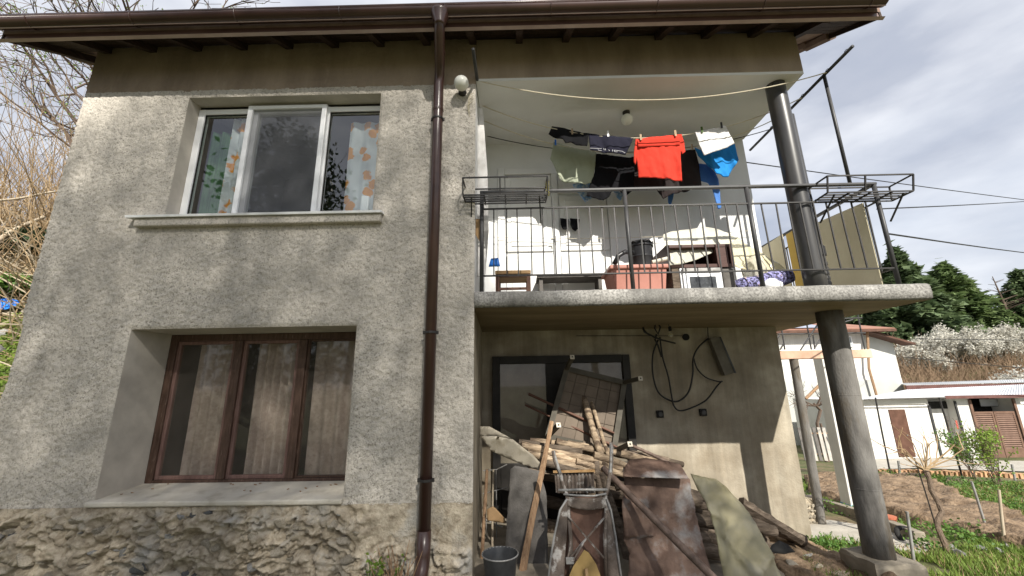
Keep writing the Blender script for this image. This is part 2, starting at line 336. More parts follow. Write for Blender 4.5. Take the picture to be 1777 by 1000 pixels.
def grid_faces(nx, ny, keep=None):
    i = np.arange((nx-1)*(ny-1)); r_, c_ = i//(nx-1), i % (nx-1); a = r_*nx+c_
    f = np.stack([a, a+1, a+nx+1, a+nx], 1); return f if keep is None else f[keep]
tag(link_mesh('ground', np.stack([GX, GY, GZ], -1), grid_faces(len(gx), len(gy)), MT['ground'], smooth=True, top_origin=False), kind='structure')
def ground_patch(name, mat, pxs, lift, step=.08, amp=0., fr=3., kind='structure', sd=5):
    """a sheet lying on the ground inside an outline"""
    P = [gp(*q) for q in pxs]; poly = [(p.x, p.y) for p in P]
    return ground_poly(name, mat, poly, lift, step, amp, fr, kind, sd)
def inside(poly, x, y):
    c = np.zeros(np.shape(x), bool); n = len(poly)
    for i in range(n):
        x0, y0 = poly[i]; x1, y1 = poly[(i+1) % n]
        if y0 == y1: continue
        t = ((y0 > y) != (y1 > y)) & (x < (x1-x0)*(y-y0)/(y1-y0)+x0); c ^= t
    return c
def fill2d(poly, step, jit=.25):
    """triangulated fill of a polygon with inner points; returns pts, tris"""
    pts = []; 
    for i, (a, b) in enumerate(zip(poly, poly[1:]+poly[:1])):
        n = max(1, int(math.dist(a, b)/step))
        for k in range(n): pts.append((a[0]+(b[0]-a[0])*k/n, a[1]+(b[1]-a[1])*k/n))
    nb = len(pts); B = np.array(pts)
    xs = np.arange(B[:, 0].min(), B[:, 0].max(), step); ys = np.arange(B[:, 1].min(), B[:, 1].max(), step)
    X, Y = [a.ravel() for a in np.meshgrid(xs, ys)]
    X = X + (rng.random(X.shape)-.5)*step*jit; Y = Y + (rng.random(Y.shape)-.5)*step*jit
    ok = inside(pts, X, Y)
    if ok.any():
        d = np.full(X.shape, 9.)
        for p in B: d = np.minimum(d, np.hypot(X-p[0], Y-p[1]))
        ok &= d > step*.5
    allp = pts + list(zip(X[ok], Y[ok]))
    v, e, f, *_ = delaunay_2d_cdt([Vector(p) for p in allp], [(i, (i+1) % nb) for i in range(nb)], [list(range(nb))], 1, 1e-5)
    global NB_
    NB_ = nb; return np.array([(p[0], p[1]) for p in v]), [tuple(q) for q in f]
def ground_poly(name, mat, poly, lift, step=.08, amp=0., fr=3., kind='structure', sd=5):
    p, f = fill2d(poly, step)
    z = hz(p[:, 0], p[:, 1]) + lift + amp*fbm(p[:, 0]*fr, p[:, 1]*fr, sd)
    if amp > .05: z[:NB_] = hz(p[:NB_, 0], p[:NB_, 1]) - .02
    o = link_mesh(name, np.column_stack([p, z]), f, mat, smooth=True)
    if kind: tag(o, kind=kind)
    return o

ground_poly('recess_floor', MT['kerb'], [(-.6, 3.2), (3.1, 3.2), (3.25, 4.0), (3.3, 5.6), (-.6, 5.6)], .02, .1, .02, 4.)
# ================================================================== the house
FY, BY, BL = 3.70, 4.90, 5.45  # facade plane, recessed wall plane
XL, XC, XR, XRL, XCL = -4.73, -.40, 3.17, 3.52, -.475
ZS0, ZS1, ZC, ZT = 2.375, 2.53, 4.91, 5.46
house = thing('house', ((XL+XR)/2, 6.5, 0), 'grey roughcast two-storey house with corner balcony and brown eaves', 'house')
def lin(a, b, step): return np.linspace(a, b, max(2, int(round((b-a)/step))+1))
def breaks(bs, step):
    out = []
    for a, b in zip(bs, bs[1:]): out += list(lin(a, b, step)[:-1])
    return np.array(out+[bs[-1]])
UW = (-3.55, -1.435, 3.345, 4.78); LW = (-3.65, -1.505, .735, 2.225)
xs = breaks([XL, LW[0], UW[0], LW[1], UW[1], XC], .0125); zs = breaks([.69, LW[2], LW[3], UW[2], UW[3], 5.47], .0125)
X, Z = np.meshgrid(xs, zs)
def roughcast(x, z):
    h = .007*fbm(x*75, z*75, 1, 2) + .008*sst(.32, .62, fbm(x*48+3, z*44, 5, 2)) + .002*fbm(x*14, z*14, 9, 2) + .004*fbm(x*1.7, z*1.7, 21, 2)
    return h
H = roughcast(X, Z)
smooth_top = sst(4.93, 5.05, Z + .02*fbm(X*3, Z*3, 4)); H = H*(1-.6*smooth_top)
for (a, b, c, d) in (UW, LW):
    dist = np.maximum(np.maximum(a-X, X-b), np.maximum(c-Z, Z-d)); H = H*sst(0, .03, dist)
H = H*sst(0, .02, XC-X)
Xc = X + np.where(X < XL+.5, (1-(X-XL)/.5)*(.10*np.exp(-((Z-2.12)/.16)**2)*(.6+.6*fbm(Z*9, Z*0, 8)) + .03*np.exp(-((Z-1.75)/.2)**2)+.012*fbm(Z*14, Z*0+3, 2)), 0)
cx = (xs[:-1]+xs[1:])/2; cz = (zs[:-1]+zs[1:])/2; CX, CZ = np.meshgrid(cx, cz)
keep = np.ones(CX.shape, bool)
for (a, b, c, d) in (UW, LW): keep &= ~((CX > a) & (CX < b) & (CZ > c) & (CZ < d))
link_mesh('front_wall', np.stack([Xc, FY-H, Z], -1), grid_faces(len(xs), len(zs), keep.ravel()), MT['stucco'], house, smooth=True, mats=[MT['stucco'], MT['plaster_and_eave_shade']], fmat=((CZ + .02*(fbm(CX*6, CZ*6, 4)-.5)) > 4.865).ravel()[keep.ravel()].astype(np.int32))  # top strip of the wall coloured darker to deepen the eave shadow
# plinth: mortar face with stones bedded in it
xs = lin(XL-.02, XC, .011); zs = lin(-.1, .70, .011); X, Z = np.meshgrid(xs, zs)
wx = X + .25*(fbm(X*3, Z*3, 40)-.5); wz = Z + .2*(fbm(X*3, Z*3, 44)-.5)
led = np.abs(fbm(wx*4, wz*9, 50, 4)-.5)*2
H = .085*(1-led)**2 + .03*fbm(X*14, Z*14, 52, 3) - .02
rid = lambda n, w: np.exp(-((n-.5)/w)**2)
H = H + .018*fbm(X*38, Z*38, 61, 3) - .042*rid(fbm(wx*5.5, wz*8, 70, 3), .028) - .03*rid(fbm(wx*13, wz*17, 75, 3), .035)
flat = sst(-1.55, -1.1, X+.3*(fbm(X*3, Z*3, 90)-.5))*sst(.30, .42, Z+.25*(fbm(X*4, Z*4, 91)-.5))
H = H*(1-flat) + flat*(.012+.012*fbm(X*24, Z*24, 3)-.02*rid(fbm(wx*4, wz*4, 81, 3), .012)); H = H*sst(0, .05, XC-X)*(1-.6*sst(.6, .70, Z)) + .004
plinth = link_mesh('plinth', np.stack([X, FY-H, Z], -1), grid_faces(len(xs), len(zs)), MT['mortar'], house, smooth=True)
def rock_mesh(name, mat, sd, n=1):
    import bmesh
    bm = bmesh.new(); bmesh.ops.create_icosphere(bm, subdivisions=n+1, radius=1)
    r_ = random.Random(sd); cut = [Vector((r_.uniform(-1,1), r_.uniform(-1,1), r_.uniform(-1,1))).normalized() for _ in range(11)]
    for v in bm.verts:
        p = v.co.copy()
        for c in cut:
            t = p.dot(c)
            if t > .5: p -= c*(t-.5)
        v.co = p*(1+.10*(vnoise(p.x*3+sd, p.y*3+p.z*2, sd)-.5))
    me = bpy.data.meshes.new(name); bm.to_mesh(me); bm.free(); me.materials.append(mat); return me
ROCKS = {k: [rock_mesh('stone', MT[k], i*3+j) for i in range(n)] for j, (k, n) in enumerate((('stone', 5), ('stone_grey', 4), ('stone_dark', 2)))}
def put_rock(kind, loc, scl, rot, parent=None, name='stone'):
    o = bpy.data.objects.new(name, random.choice(ROCKS[kind])); col.objects.link(o)
    if parent is not None: o.parent = parent; o.location = Vector(loc)-world_origin(parent)
    else: o.location = loc
    o.scale = scl; o.rotation_euler = rot; return o
placed = []
for _ in range(3000):
    if len(placed) >= 85: break
    x, z = random.uniform(XL+.05, -.9), random.uniform(.02, .64)
    w = random.uniform(.05, .135) if random.random() < .7 else random.uniform(.03, .05)
    if x > -1.3 and z > .3: continue
    if all(((x-a)/(w+c))**2 + ((z-b)/((w+c)*.62))**2 > .8 for a, b, c in placed):
        placed.append((x, z, w)); k = 'stone_grey' if (-3.7 < x < -2.6 and random.random() < .35) or random.random() < .1 else 'stone'
        put_rock(k, (x, FY-.035, z), (w, random.uniform(.05, .09), w*random.uniform(.42, .62)), (random.uniform(-.1, .1), random.uniform(-.35, .35), random.uniform(-.1, .1)), plinth)
for px, py, w, h in ((345, 893, .10, .045), (250, 985, .10, .07), (335, 995, .13, .06), (368, 888, .05, .03), (30, 925, .05, .03)):
    p = at(px, py, FY); put_rock('stone_dark', (p.x, FY-.03, p.z), (w, .055, h), (0, .25, 0), plinth)
for px, py, w, h in ((222, 955, .07, .11), (300, 930, .08, .06), (325, 955, .08, .07)):
    p = at(px, py, FY); put_rock('stone_grey', (p.x, FY-.03, p.z), (w, .05, h), (0, .3, 0), plinth)

def part(name, mat, parent=house, **k):
    m = MB(); return m
b = MB(); b.box((XL, FY+.02, -.1), (XL+.28, 10, 5.43)); b.build('side_wall', MT['stucco'], house)
b = MB(); b.box((XR-.28, BY+.28, ZS1), (XR-.002, 10, 5.46)); b.build('side_wall', MT['white_plaster'], house)
b = MB(); b.box((XRL-.28, BL+.28, -1.), (XRL-.002, 10, ZS0)); b.build('side_wall', MT['stucco'], house)
b = MB(); b.box((XL, 9.9, -1), (XR, 10.1, 5.4)); b.build('rear_wall', MT['stucco'], house)
# recessed walls: lower one tan plaster (uneven), upper one white
def uneven_panel(name, mat, x0, x1, z0, z1, y, amp, fr, parent=house, step=.03, sd=3):
    xs = lin(x0, x1, step); zs = lin(z0, z1, step); X, Z = np.meshgrid(xs, zs)
    return link_mesh(name, np.stack([X, y-amp*fbm(X*fr, Z*fr, sd), Z], -1), grid_faces(len(xs), len(zs)), mat, parent, smooth=True)
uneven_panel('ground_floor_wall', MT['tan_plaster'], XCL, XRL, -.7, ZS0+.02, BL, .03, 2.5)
uneven_panel('balcony_wall', MT['white_plaster'], XC, XR, ZS1-.02, ZC+.02, BY, .01, 2.)
b = MB(); b.box((XC, BY+.03, ZS1), (XR, BY+.3, ZT)); b.build('wall_core', MT['white_plaster'], house)
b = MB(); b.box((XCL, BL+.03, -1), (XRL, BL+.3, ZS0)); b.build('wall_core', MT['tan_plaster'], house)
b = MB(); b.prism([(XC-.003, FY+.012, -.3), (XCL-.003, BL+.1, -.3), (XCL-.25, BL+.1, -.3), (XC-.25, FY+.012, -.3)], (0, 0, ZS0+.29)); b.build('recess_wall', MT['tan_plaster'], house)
b = MB(); b.box((XC-.25, FY+.012, ZS1+.003), (XC-.003, BY, ZC-.003)); b.build('recess_wall', MT['white_plaster'], house)
# balcony slab, wrapping round the right corner
SX = 3.90
def slab_ring():
    xs = lin(XC+.002, SX, .05); prof = [(FY+.02, ZS0), (FY-.004, ZS0+.012), (FY-.01, ZS0+.07), (FY-.006, ZS1-.015), (FY+.015, ZS1)]
    V = []
    for i, x in enumerate(xs):
        for j, (y, z) in enumerate(prof):
            V.append((x, y - .010*fbm(x*9, j*2.3, 4) + (.006 if j in (0, 4) else 0), z + .010*(fbm(x*6, j*1.7+5, 9)-.5)))
    nf = grid_faces(len(prof), len(xs)); return V, nf
V, nf = slab_ring(); edge = link_mesh('slab_edge', V, nf[:, ::-1].copy(), MT['slab'], house, smooth=True)
b = MB(); b.box((XCL-.2, FY+.018, ZS0+.006), (SX-.004, BL+.3, ZS1)); b.box((XR+.002, BL+.3, ZS0+.006), (SX-.004, 8.2, ZS1)); slab = b.build('balcony_slab', MT['slab'], house)
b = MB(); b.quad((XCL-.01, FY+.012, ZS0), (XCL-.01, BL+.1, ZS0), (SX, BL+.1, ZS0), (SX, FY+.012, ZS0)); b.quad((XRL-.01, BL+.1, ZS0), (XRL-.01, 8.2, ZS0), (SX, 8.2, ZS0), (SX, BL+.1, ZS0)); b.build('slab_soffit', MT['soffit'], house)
b = MB(); b.box((XC+.0, FY, ZC+.03), (3.19, BY+.02, ZT+.01)); b.build('roof_beam', MT['plaster_and_eave_shade'], house, bevel=.012)
b = MB(); b.box((XC+.003, FY+.004, ZC), (3.186, BY, ZC+.034)); b.build('balcony_ceiling', MT['ceiling_white'], house)

# --------------------------- roof: boards, rafters, fascia, gutter
RX0, RX1, EYv, EZ, SL = -5.25, 3.73, 3.285, 5.225, .60
def roof_z(y): return EZ + SL*(y-EYv)
roof = MB()
roof.add([(RX0, EYv, EZ+.03), (RX1, EYv, EZ+.03), (RX1, 7.4, roof_z(7.4)+.03), (RX0, 7.4, roof_z(7.4)+.03), (RX0, 11.4, EZ+.03), (RX1, 11.4, EZ+.03),
          (RX0, EYv, EZ+.09), (RX1, EYv, EZ+.09), (RX1, 7.4, roof_z(7.4)+.09), (RX0, 7.4, roof_z(7.4)+.09), (RX0, 11.4, EZ+.09), (RX1, 11.4, EZ+.09)],
         [(0,1,2,3),(3,2,5,4),(6,9,8,7),(9,10,11,8),(0,6,7,1),(4,5,11,10),(1,7,8,2),(2,8,11,5),(0,3,9,6),(3,4,10,9)])
roof = roof.build('roof', MT['roof_tile'], house)
for i in range(5):                                       # soffit boards between eave and wall
    y0, y1 = EYv+.015+i*.105, EYv+.015+i*.105+.098
    b = MB(); b.prism([(RX0+.01, y0, roof_z(y0)+.003), (RX0+.01, y1, roof_z(y1)+.003), (RX0+.01, y1, roof_z(y1)+.026), (RX0+.01, y0, roof_z(y0)+.026)], (RX1-RX0-.02, 0, 0)); b.build('roof_board', MT['wood_dark'], roof)
x = RX0+.10
while x < RX1-.05:
    b = MB(); y0, y1 = EYv+.025, 4.0
    b.prism([(x, y0, roof_z(y0)), (x, y1, roof_z(y1)), (x, y1, roof_z(y1)-.09), (x, y0+.02, roof_z(y0)-.055), (x, y0, roof_z(y0)-.04)], (.075, 0, 0)); b.build('rafter', MT['wood_dark'], roof)
    x += .52
for i in range(12):                                       # tiles showing under the verges
    for xx, s in ((RX0-.02, 1), (RX1+.02, -1)):
        y = 3.85+i*.3; b = MB(); z = roof_z(y)+.0
        b.tube([(xx+s*.01, y, z+.02), (xx+s*.01, y+.36, z+.36*SL-.02)], [.075, .06], 8); b.build('roof_tile', MT['roof_tile'], roof)
for xx in (RX0, RX1-.02):
    b = MB(); b.prism([(xx, EYv, EZ-.05), (xx, 7.4, roof_z(7.4)-.05), (xx, 7.4, roof_z(7.4)+.03), (xx, EYv, EZ+.03)], (.02, 0, 0)); b.build('verge_board', MT['wood_dark'], roof)
b = MB()                                                  # fascia sheet with turned-out lip
b.add([(RX0-.01, EYv+.012, EZ+.075), (RX1+.01, EYv+.012, EZ+.075), (RX1+.01, EYv+.004, EZ-.035), (RX0-.01, EYv+.004, EZ-.035), (RX0-.01, EYv-.022, EZ-.052), (RX1+.01, EYv-.022, EZ-.052), (RX1+.01, EYv+.01, EZ-.062), (RX0-.01, EYv+.01, EZ-.062)],
      [(0,3,2,1)]); fa = b.build('fascia', MT['fascia'], house)
b = MB(); b.add([(RX0-.01, EYv+.003, EZ-.033), (RX1+.01, EYv+.003, EZ-.033), (RX1+.01, EYv-.024, EZ-.052), (RX0-.01, EYv-.024, EZ-.052), (RX1+.01, EYv+.01, EZ-.064), (RX0-.01, EYv+.01, EZ-.064)], [(0,3,2,1),(3,5,4,2)]); b.build('drip_edge', MT['drip_glint'], fa)
GYc, GZc, GR = 3.205, 5.318, .068
prof = [(GYc+GR*math.cos(a), GZc+GR*math.sin(a)) for a in np.linspace(0, -math.pi, 15)]
prof += [(GYc-GR-.006, GZc+.004), (GYc-GR-.006, GZc+.014), (GYc-GR+.004, GZc+.014)]
V = [(xx, y, z) for xx in (RX0-.03, RX1-.02) for y, z in prof]; n = len(prof)
gut = link_mesh('gutter', V, [(i, i+1, n+i+1, n+i) for i in range(n-1)] + [tuple(range(15)), tuple(range(n+14, n-1, -1))], MT['brown_metal'], house)
smooth_by_angle(gut, 50); sm = gut.modifiers.new('thick', 'SOLIDIFY'); sm.thickness = .003
b = MB(); b.tube([(RX0-.03, GYc, GZc-GR-.004), (RX1-.02, GYc, GZc-GR-.004)], .006, 6); b.build('seam', MT['drip_glint'], gut)  # bottom bead, painted paler where it would catch the sun
for x in np.arange(RX0+.4, RX1, 1.05):
    b = MB(); b.tube([(x, GYc+(GR+.004)*math.cos(a), GZc+(GR+.004)*math.sin(a)) for a in np.linspace(0, -math.pi, 11)], .006, 6); b.build('bracket', MT['brown_metal'], gut)
DX = -.785
pipe = MB(); pts = [(-.71, GYc, GZc-.12), (-.713, GYc+.008, GZc-.16), (-.72, GYc+.05, GZc-.22), (-.76, 3.50, 4.94), (-.775, 3.575, 4.88), (DX, 3.60, 4.79), (DX, 3.605, 4.5), (DX, 3.605, .50)]
pipe.tube(pts, .052, 18); down = pipe.build('downpipe', MT['brown_metal'], house, smooth=True)
b = MB(); b.lathe((-.71, GYc, GZc-.03), [(.10, 0), (.095, -.02), (.056, -.13), (.056, -.15)], 20); b.build('funnel', MT['brown_metal'], down, smooth=True)
b = MB(); b.tube([(DX, 3.605, .52), (DX, 3.605, .34), (DX-.005, 3.58, .24), (DX-.012, 3.50, .14)], [.056, .056, .056, .06], 18); b.build('shoe', MT['brown_metal'], down, smooth=True)
for py in (207, 577, 833):
    z = at(750, py, 3.6).z; b = MB(); b.lathe((DX, 3.605, z-.012), [(.0535, 0), (.06, .002), (.06, .02), (.0535, .022)], 20)
    for s in (-1, 1): b.lathe((DX+s*.062, 3.605, z-.016), [(.011, 0), (.011, .03)], 8)
    b.bar((DX, 3.65, z), (DX, 3.70, z), .014); b.build('pipe_clamp', MT['iron'], down)
for z in (5.0, 4.46): b = MB(); b.lathe((DX if z < 4.9 else -.745, 3.605 if z < 4.9 else 3.42, z), [(.054, 0), (.0575, .005), (.0575, .03), (.054, .035)], 18, axis=(0, 0, 1) if z < 4.9 else (.05, -.42, .9)); b.build('pipe_joint', MT['brown_metal'], down)

# --------------------------- upper window (white plastic, flowered curtains)
def reveal(w, y1, mat, parent, splay=0.):
    a, b_, c, d = w; m = MB(); t = splay
    m.quad((a, FY-.004, c), (a+t, y1, c), (a+t, y1, d), (a, FY-.004, d)); m.quad((b_, FY-.004, d), (b_-t, y1, d), (b_-t, y1, c), (b_, FY-.004, c))
    m.quad((a, FY-.004, d), (a+t, y1, d), (b_-t, y1, d), (b_, FY-.004, d)); m.quad((a, FY, c), (b_, FY, c), (b_-t, y1, c), (a+t, y1, c))
    return m.build('window_reveal', mat, parent)
def room(w, y0, y1, parent):
    a, b_, c, d = w; m = MB(); g = .3
    v = [(a-g, y0, c-g), (b_+g, y0, c-g), (b_+g, y0, d+g), (a-g, y0, d+g), (a-g, y1, c-g), (b_+g, y1, c-g), (b_+g, y1, d+g), (a-g, y1, d+g)]
    m.add(v, [(4,5,6,7),(0,4,7,3),(1,2,6,5),(3,7,6,2),(0,1,5,4)]); return m.build('room_lining', MT['dark_void'], parent)
reveal(UW, 3.86, MT['plaster_reveal'], house); room(UW, 3.93, 6.0, house)
win = MB(); wy0, wy1 = 3.845, 3.915
a, b_, c, d = UW; c += .03; d -= .035; a -= .0; fw = .062
win.box((a, wy0, c), (a+fw+.01, wy1, d)); win.box((b_-fw+.03, wy0, c), (b_+.03, wy1, d)); win.box((a, wy0+.002, c), (b_, wy1, c+fw)); win.box((a, wy0+.002, d-fw), (b_, wy1, d))
MXs = (-2.915, -2.105)
for mx_ in MXs: win.box((mx_-.05, wy0-.002, c), (mx_+.05, wy1, d))
win = win.build('window', MT['pvc'], house, bevel=.006); tag(win, 'white plastic three-pane window of the upper floor')
cells = [(a+fw+.01, MXs[0]-.05), (MXs[0]+.05, MXs[1]-.05), (MXs[1]+.05, b_-fw+.03)]
for i, (x0, x1) in enumerate(cells):
    b = MB(); b.quad((x0, 3.876, c+fw), (x1, 3.876, c+fw), (x1, 3.876, d-fw), (x0, 3.876, d-fw)); b.build('pane', MT['glass'], win)
    if i != 1:
        b = MB(); s = .012
        for q in (((x0, 3.862, c+fw), (x0+s, 3.871, d-fw)), ((x1-s, 3.862, c+fw), (x1, 3.871, d-fw)), ((x0+s, 3.862, c+fw), (x1-s, 3.871, c+fw+s)), ((x0+s, 3.862, d-fw-s), (x1-s, 3.871, d-fw))): b.box(*q)
        b.build('glazing_bead', MT['rubber'], win)
x0, x1 = MXs[0]-.045, MXs[1]+.03                           # fly-screen frame hung in front of the middle light
b = MB(); sy0, sy1, sw = 3.80, 3.838, .052
b.box((x0, sy0, c+.004), (x0+sw, sy1, d+.0)); b.box((x1-sw, sy0, c+.004), (x1, sy1, d)); b.box((x0+sw, sy0+.001, d-sw*.8), (x1-sw, sy1, d)); b.box((x0+sw, sy0+.001, c+.004), (x1-sw, sy1, c+.03))
scr = b.build('screen_frame', MT['pvc'], win, bevel=.004); 
b = MB(); b.quad((x0+sw, 3.822, c+.03), (x1-sw, 3.822, c+.03), (x1-sw, 3.822, d-sw*.8), (x0+sw, 3.822, d-sw*.8))
def screen_mat():
    m, N, L, bb = _nodes('fly_mesh'); o = N['Material Output']; t = N.new('ShaderNodeBsdfTransparent'); bb.inputs['Base Color'].default_value = (.16, .165, .18, 1); bb.inputs['Roughness'].default_value = .8
    x = N.new('ShaderNodeMixShader'); x.inputs[0].default_value = .42; L.new(t.outputs[0], x.inputs[1]); L.new(bb.outputs[0], x.inputs[2]); L.new(x.outputs[0], o.inputs['Surface']); return m
b.build('screen_mesh', screen_mat(), scr)
def flower_mat():
    m, N, L, bb = _nodes('flowered_voile'); o = N['Material Output']; t = N.new('ShaderNodeTexCoord')
    v = N.new('ShaderNodeTexVoronoi'); v.voronoi_dimensions = '2D'; v.inputs['Scale'].default_value = 5.2; sp = N.new('ShaderNodeSeparateXYZ'); cb_ = N.new('ShaderNodeCombineXYZ'); mp = N.new('ShaderNodeMapping'); mp.inputs['Scale'].default_value = (1.25, 1., 1.)
    nn = N.new('ShaderNodeTexNoise'); nn.inputs['Scale'].default_value = 14; ad = N.new('ShaderNodeMixRGB'); ad.blend_type = 'ADD'; ad.inputs[0].default_value = .09
    L.new(t.outputs['Object'], sp.inputs[0]); L.new(sp.outputs[0], cb_.inputs[0]); L.new(sp.outputs[2], cb_.inputs[1]); L.new(cb_.outputs[0], mp.inputs[0]); L.new(mp.outputs[0], nn.inputs['Vector']); L.new(mp.outputs[0], ad.inputs[1]); L.new(nn.outputs['Color'], ad.inputs[2]); L.new(ad.outputs[0], v.inputs['Vector'])
    r_ = N.new('ShaderNodeValToRGB'); e = r_.color_ramp.elements; e[0].position = .25; e[0].color = (.85, .36, .05, 1); e[1].position = .33; e[1].color = (.76, .80, .82, 1)
    L.new(v.outputs['Distance'], r_.inputs[0]); L.new(r_.outputs[0], bb.inputs['Base Color']); bb.inputs['Roughness'].default_value = .9
    tr = N.new('ShaderNodeBsdfTranslucent'); L.new(r_.outputs[0], tr.inputs[0]); x = N.new('ShaderNodeMixShader'); x.inputs[0].default_value = .35
    L.new(bb.outputs[0], x.inputs[1]); L.new(tr.outputs[0], x.inputs[2]); L.new(x.outputs[0], o.inputs['Surface']); return m
MT['voile'] = flower_mat()
def curtain(x0, x1, z0, z1, y, mat, parent, amp=.03, per=.11, name='curtain'):
    xs = lin(x0, x1, .012); zs = lin(z0, z1, .1); X, Z = np.meshgrid(xs, zs)
    ph = X/per*2*math.pi + 1.2*fbm(X*3, Z*.8, 6)
    Y = y + amp*np.sin(ph)*(1-.25*(Z-z0)/(z1-z0)) + .01*fbm(X*5, Z*2, 8)
    return link_mesh(name, np.stack([X, Y, Z], -1), grid_faces(len(xs), len(zs)), mat, parent, smooth=True)
curtain(-3.50, -3.22, c, d-.2, 3.99, MT['green_curtain'], win); curtain(-3.22, -2.95, c, d-.04, 3.97, MT['voile'], win)
curtain(-1.87, -1.42, c, d-.12, 3.97, MT['voile'], win, .02, .16)
b = MB(); b.bar((-3.5, 4.10, 4.18), (-3.15, 4.10, 4.20), .05); b.build('curtain_rail', MT['wood_pale'], win)
b = MB(); b.box((-1.66, 3.915, c+.04), (-1.57, 3.945, c+.30)); b.build('vase', MT['sill_metal'], win, bevel=.02)
b = MB(); b.prism([(-3.86, 3.60, 3.328), (-3.86, 3.86, 3.36), (-3.86, 3.86, 3.376), (-3.86, 3.594, 3.350)], (2.55, 0, 0)); sill = b.build('window_sill', MT['sill_metal'], house)
b = MB(); b.box((-3.79, 3.625, 3.245), (-1.325, 3.72, 3.330)); b.build('sill_block', MT['stucco'], sill, bevel=.012)

# --------------------------- lower window (brown timber, lace curtains)
LY = 4.13
reveal(LW, LY, MT['plaster_reveal'], house, .02); room(LW, 4.24, 6.2, house)
a, b_, c, d = LW[0]+.02, LW[1]-.02, LW[2]+.03, LW[3]; d -= .0
lw = MB(); fw = .07
lw.box((a, LY, c), (a+fw, LY+.09, d)); lw.box((b_-fw, LY, c), (b_, LY+.09, d)); lw.box((a+fw, LY+.002, d-fw), (b_-fw, LY+.09, d)); lw.box((a+fw, LY+.002, c), (b_-fw, LY+.09, c+.05))
lm = [at(398, 700, LY).x+.01, at(515, 700, LY).x]
for x in lm: lw.box((x-.042, LY-.004, c+.05), (x+.042, LY+.09, d-fw))
lw = lw.build('window', MT['brown_paint'], house, bevel=.006); tag(lw, 'brown timber three-light window with lace curtains on the ground floor')
cells = [(a+fw, lm[0]-.042), (lm[0]+.042, lm[1]-.042), (lm[1]+.042, b_-fw)]
for i, (x0, x1) in enumerate(cells):
    s = .034 if i < 2 else .02; b = MB(); z0, z1 = c+.05, d-fw
    for q in (((x0, LY+.02, z0), (x0+s, LY+.06, z1)), ((x1-s, LY+.02, z0), (x1, LY+.06, z1)), ((x0+s, LY+.021, z0), (x1-s, LY+.06, z0+s)), ((x0+s, LY+.021, z1-s), (x1-s, LY+.06, z1))): b.box(*q)
    sash = b.build('sash', MT['brown_pink'] if i < 2 else MT['brown_paint'], lw, bevel=.004)
    b = MB(); b.quad((x0+s, LY+.038, z0+s), (x1-s, LY+.038, z0+s), (x1-s, LY+.038, z1-s), (x0+s, LY+.038, z1-s)); b.build('pane', MT['glass_old'], sash)
w = cells
curtain(w[0][0]+.13, w[0][1]+.02, c, d, 4.31, MT['lace'], lw, .03, .11); curtain(w[1][0]+.06, w[1][1], c, d, 4.29, MT['lace'], lw, .04, .085); curtain(w[2][0]+.02, w[2][1], c, d, 4.31, MT['lace'], lw, .025, .14)
b = MB(); b.add([(-3.69, 3.645, .705), (-1.50, 3.645, .705), (-1.50, 4.15, .72), (-3.69, 4.15, .72), (-3.69, 3.645, .748), (-1.50, 3.645, .745), (-1.50, 4.15, .790), (-3.69, 4.15, .790)],
    [(0,3,2,1),(4,5,6,7),(0,1,5,4),(1,2,6,5),(2,3,7,6),(3,0,4,7)]); sl = b.build('window_sill', MT['sill_con'], house, bevel=.012)
for _ in range(16):
    b = MB(); p = Vector((random.uniform(-3.6, -1.6), random.uniform(3.8, 4.1), .775)); p.z = .745+(p.y-3.645)*.089+.004; b.bar(p, p+Vector((random.uniform(-.03, .03), random.uniform(-.015, .015), .004)), .012, .006); b.build('dry_leaf', MT['stake'], sl)

# --------------------------- upper balcony door and lower door
bd = MB(); x0, x1, z0, z1 = -.22, 1.32, ZS1, 4.52; y = BY-.045
bd.box((x0, y, z0), (x0+.09, BY, z1)); bd.box((x1-.09, y, z0), (x1, BY, z1)); bd.box((x0+.09, y+.002, z1-.09), (x1-.09, BY, z1)); bd.box((.50, y+.001, z0), (.58, BY, z1-.09))
bd = bd.build('balcony_door', MT['white_plaster'], house, bevel=.008)
for u0, u1 in ((x0+.09, .50), (.58, x1-.09)):
    for v0, v1 in ((z0+.02, z0+.75), (z0+.80, z1-.42), (z1-.38, z1-.11)):
        b = MB(); b.box((u0+.01, y+.018, v0), (u1-.01, BY-.002, v1)); b.box((u0+.08, y+.008, v0+.07), (u1-.08, y+.02, v1-.07)); b.build('door_panel', MT['ceiling_white'], bd, bevel=.006)
b = MB(); b.tube([(.50, y-.05, 3.42), (.50, y-.06, 3.46), (.46, y-.06, 3.46)], .008, 8); b.bar((.52, y, 3.40), (.52, y, 3.52), .03, .01); b.build('door_handle', MT['iron_grey'], bd)
ld = MB(); x0, x1, z0, z1 = -.335, 1.485, -.25, 2.03; y = BL-.10
ld.box((x0, y, z0), (x0+.10, BL+.02, z1)); ld.box((x1-.10, y, z0), (x1, BL+.02, z1)); ld.box((x0+.10, y+.002, z1-.10), (x1-.10, BL+.02, z1)); ld.box((.37, y+.004, z0), (.645, BL+.02, z1-.10))
ld.box((x0+.10, BL-.07, z0), (.37, BL+.02, .70)); ld.box((.645, BL-.07, z0), (x1-.10, BL+.02, .70))
ld = ld.build('door', M('black_door', (.012,.011,.010), (.03,.027,.024), scale=5, rough=.6), house, bevel=.006); tag(ld, 'dark timber double door behind the leaning table')
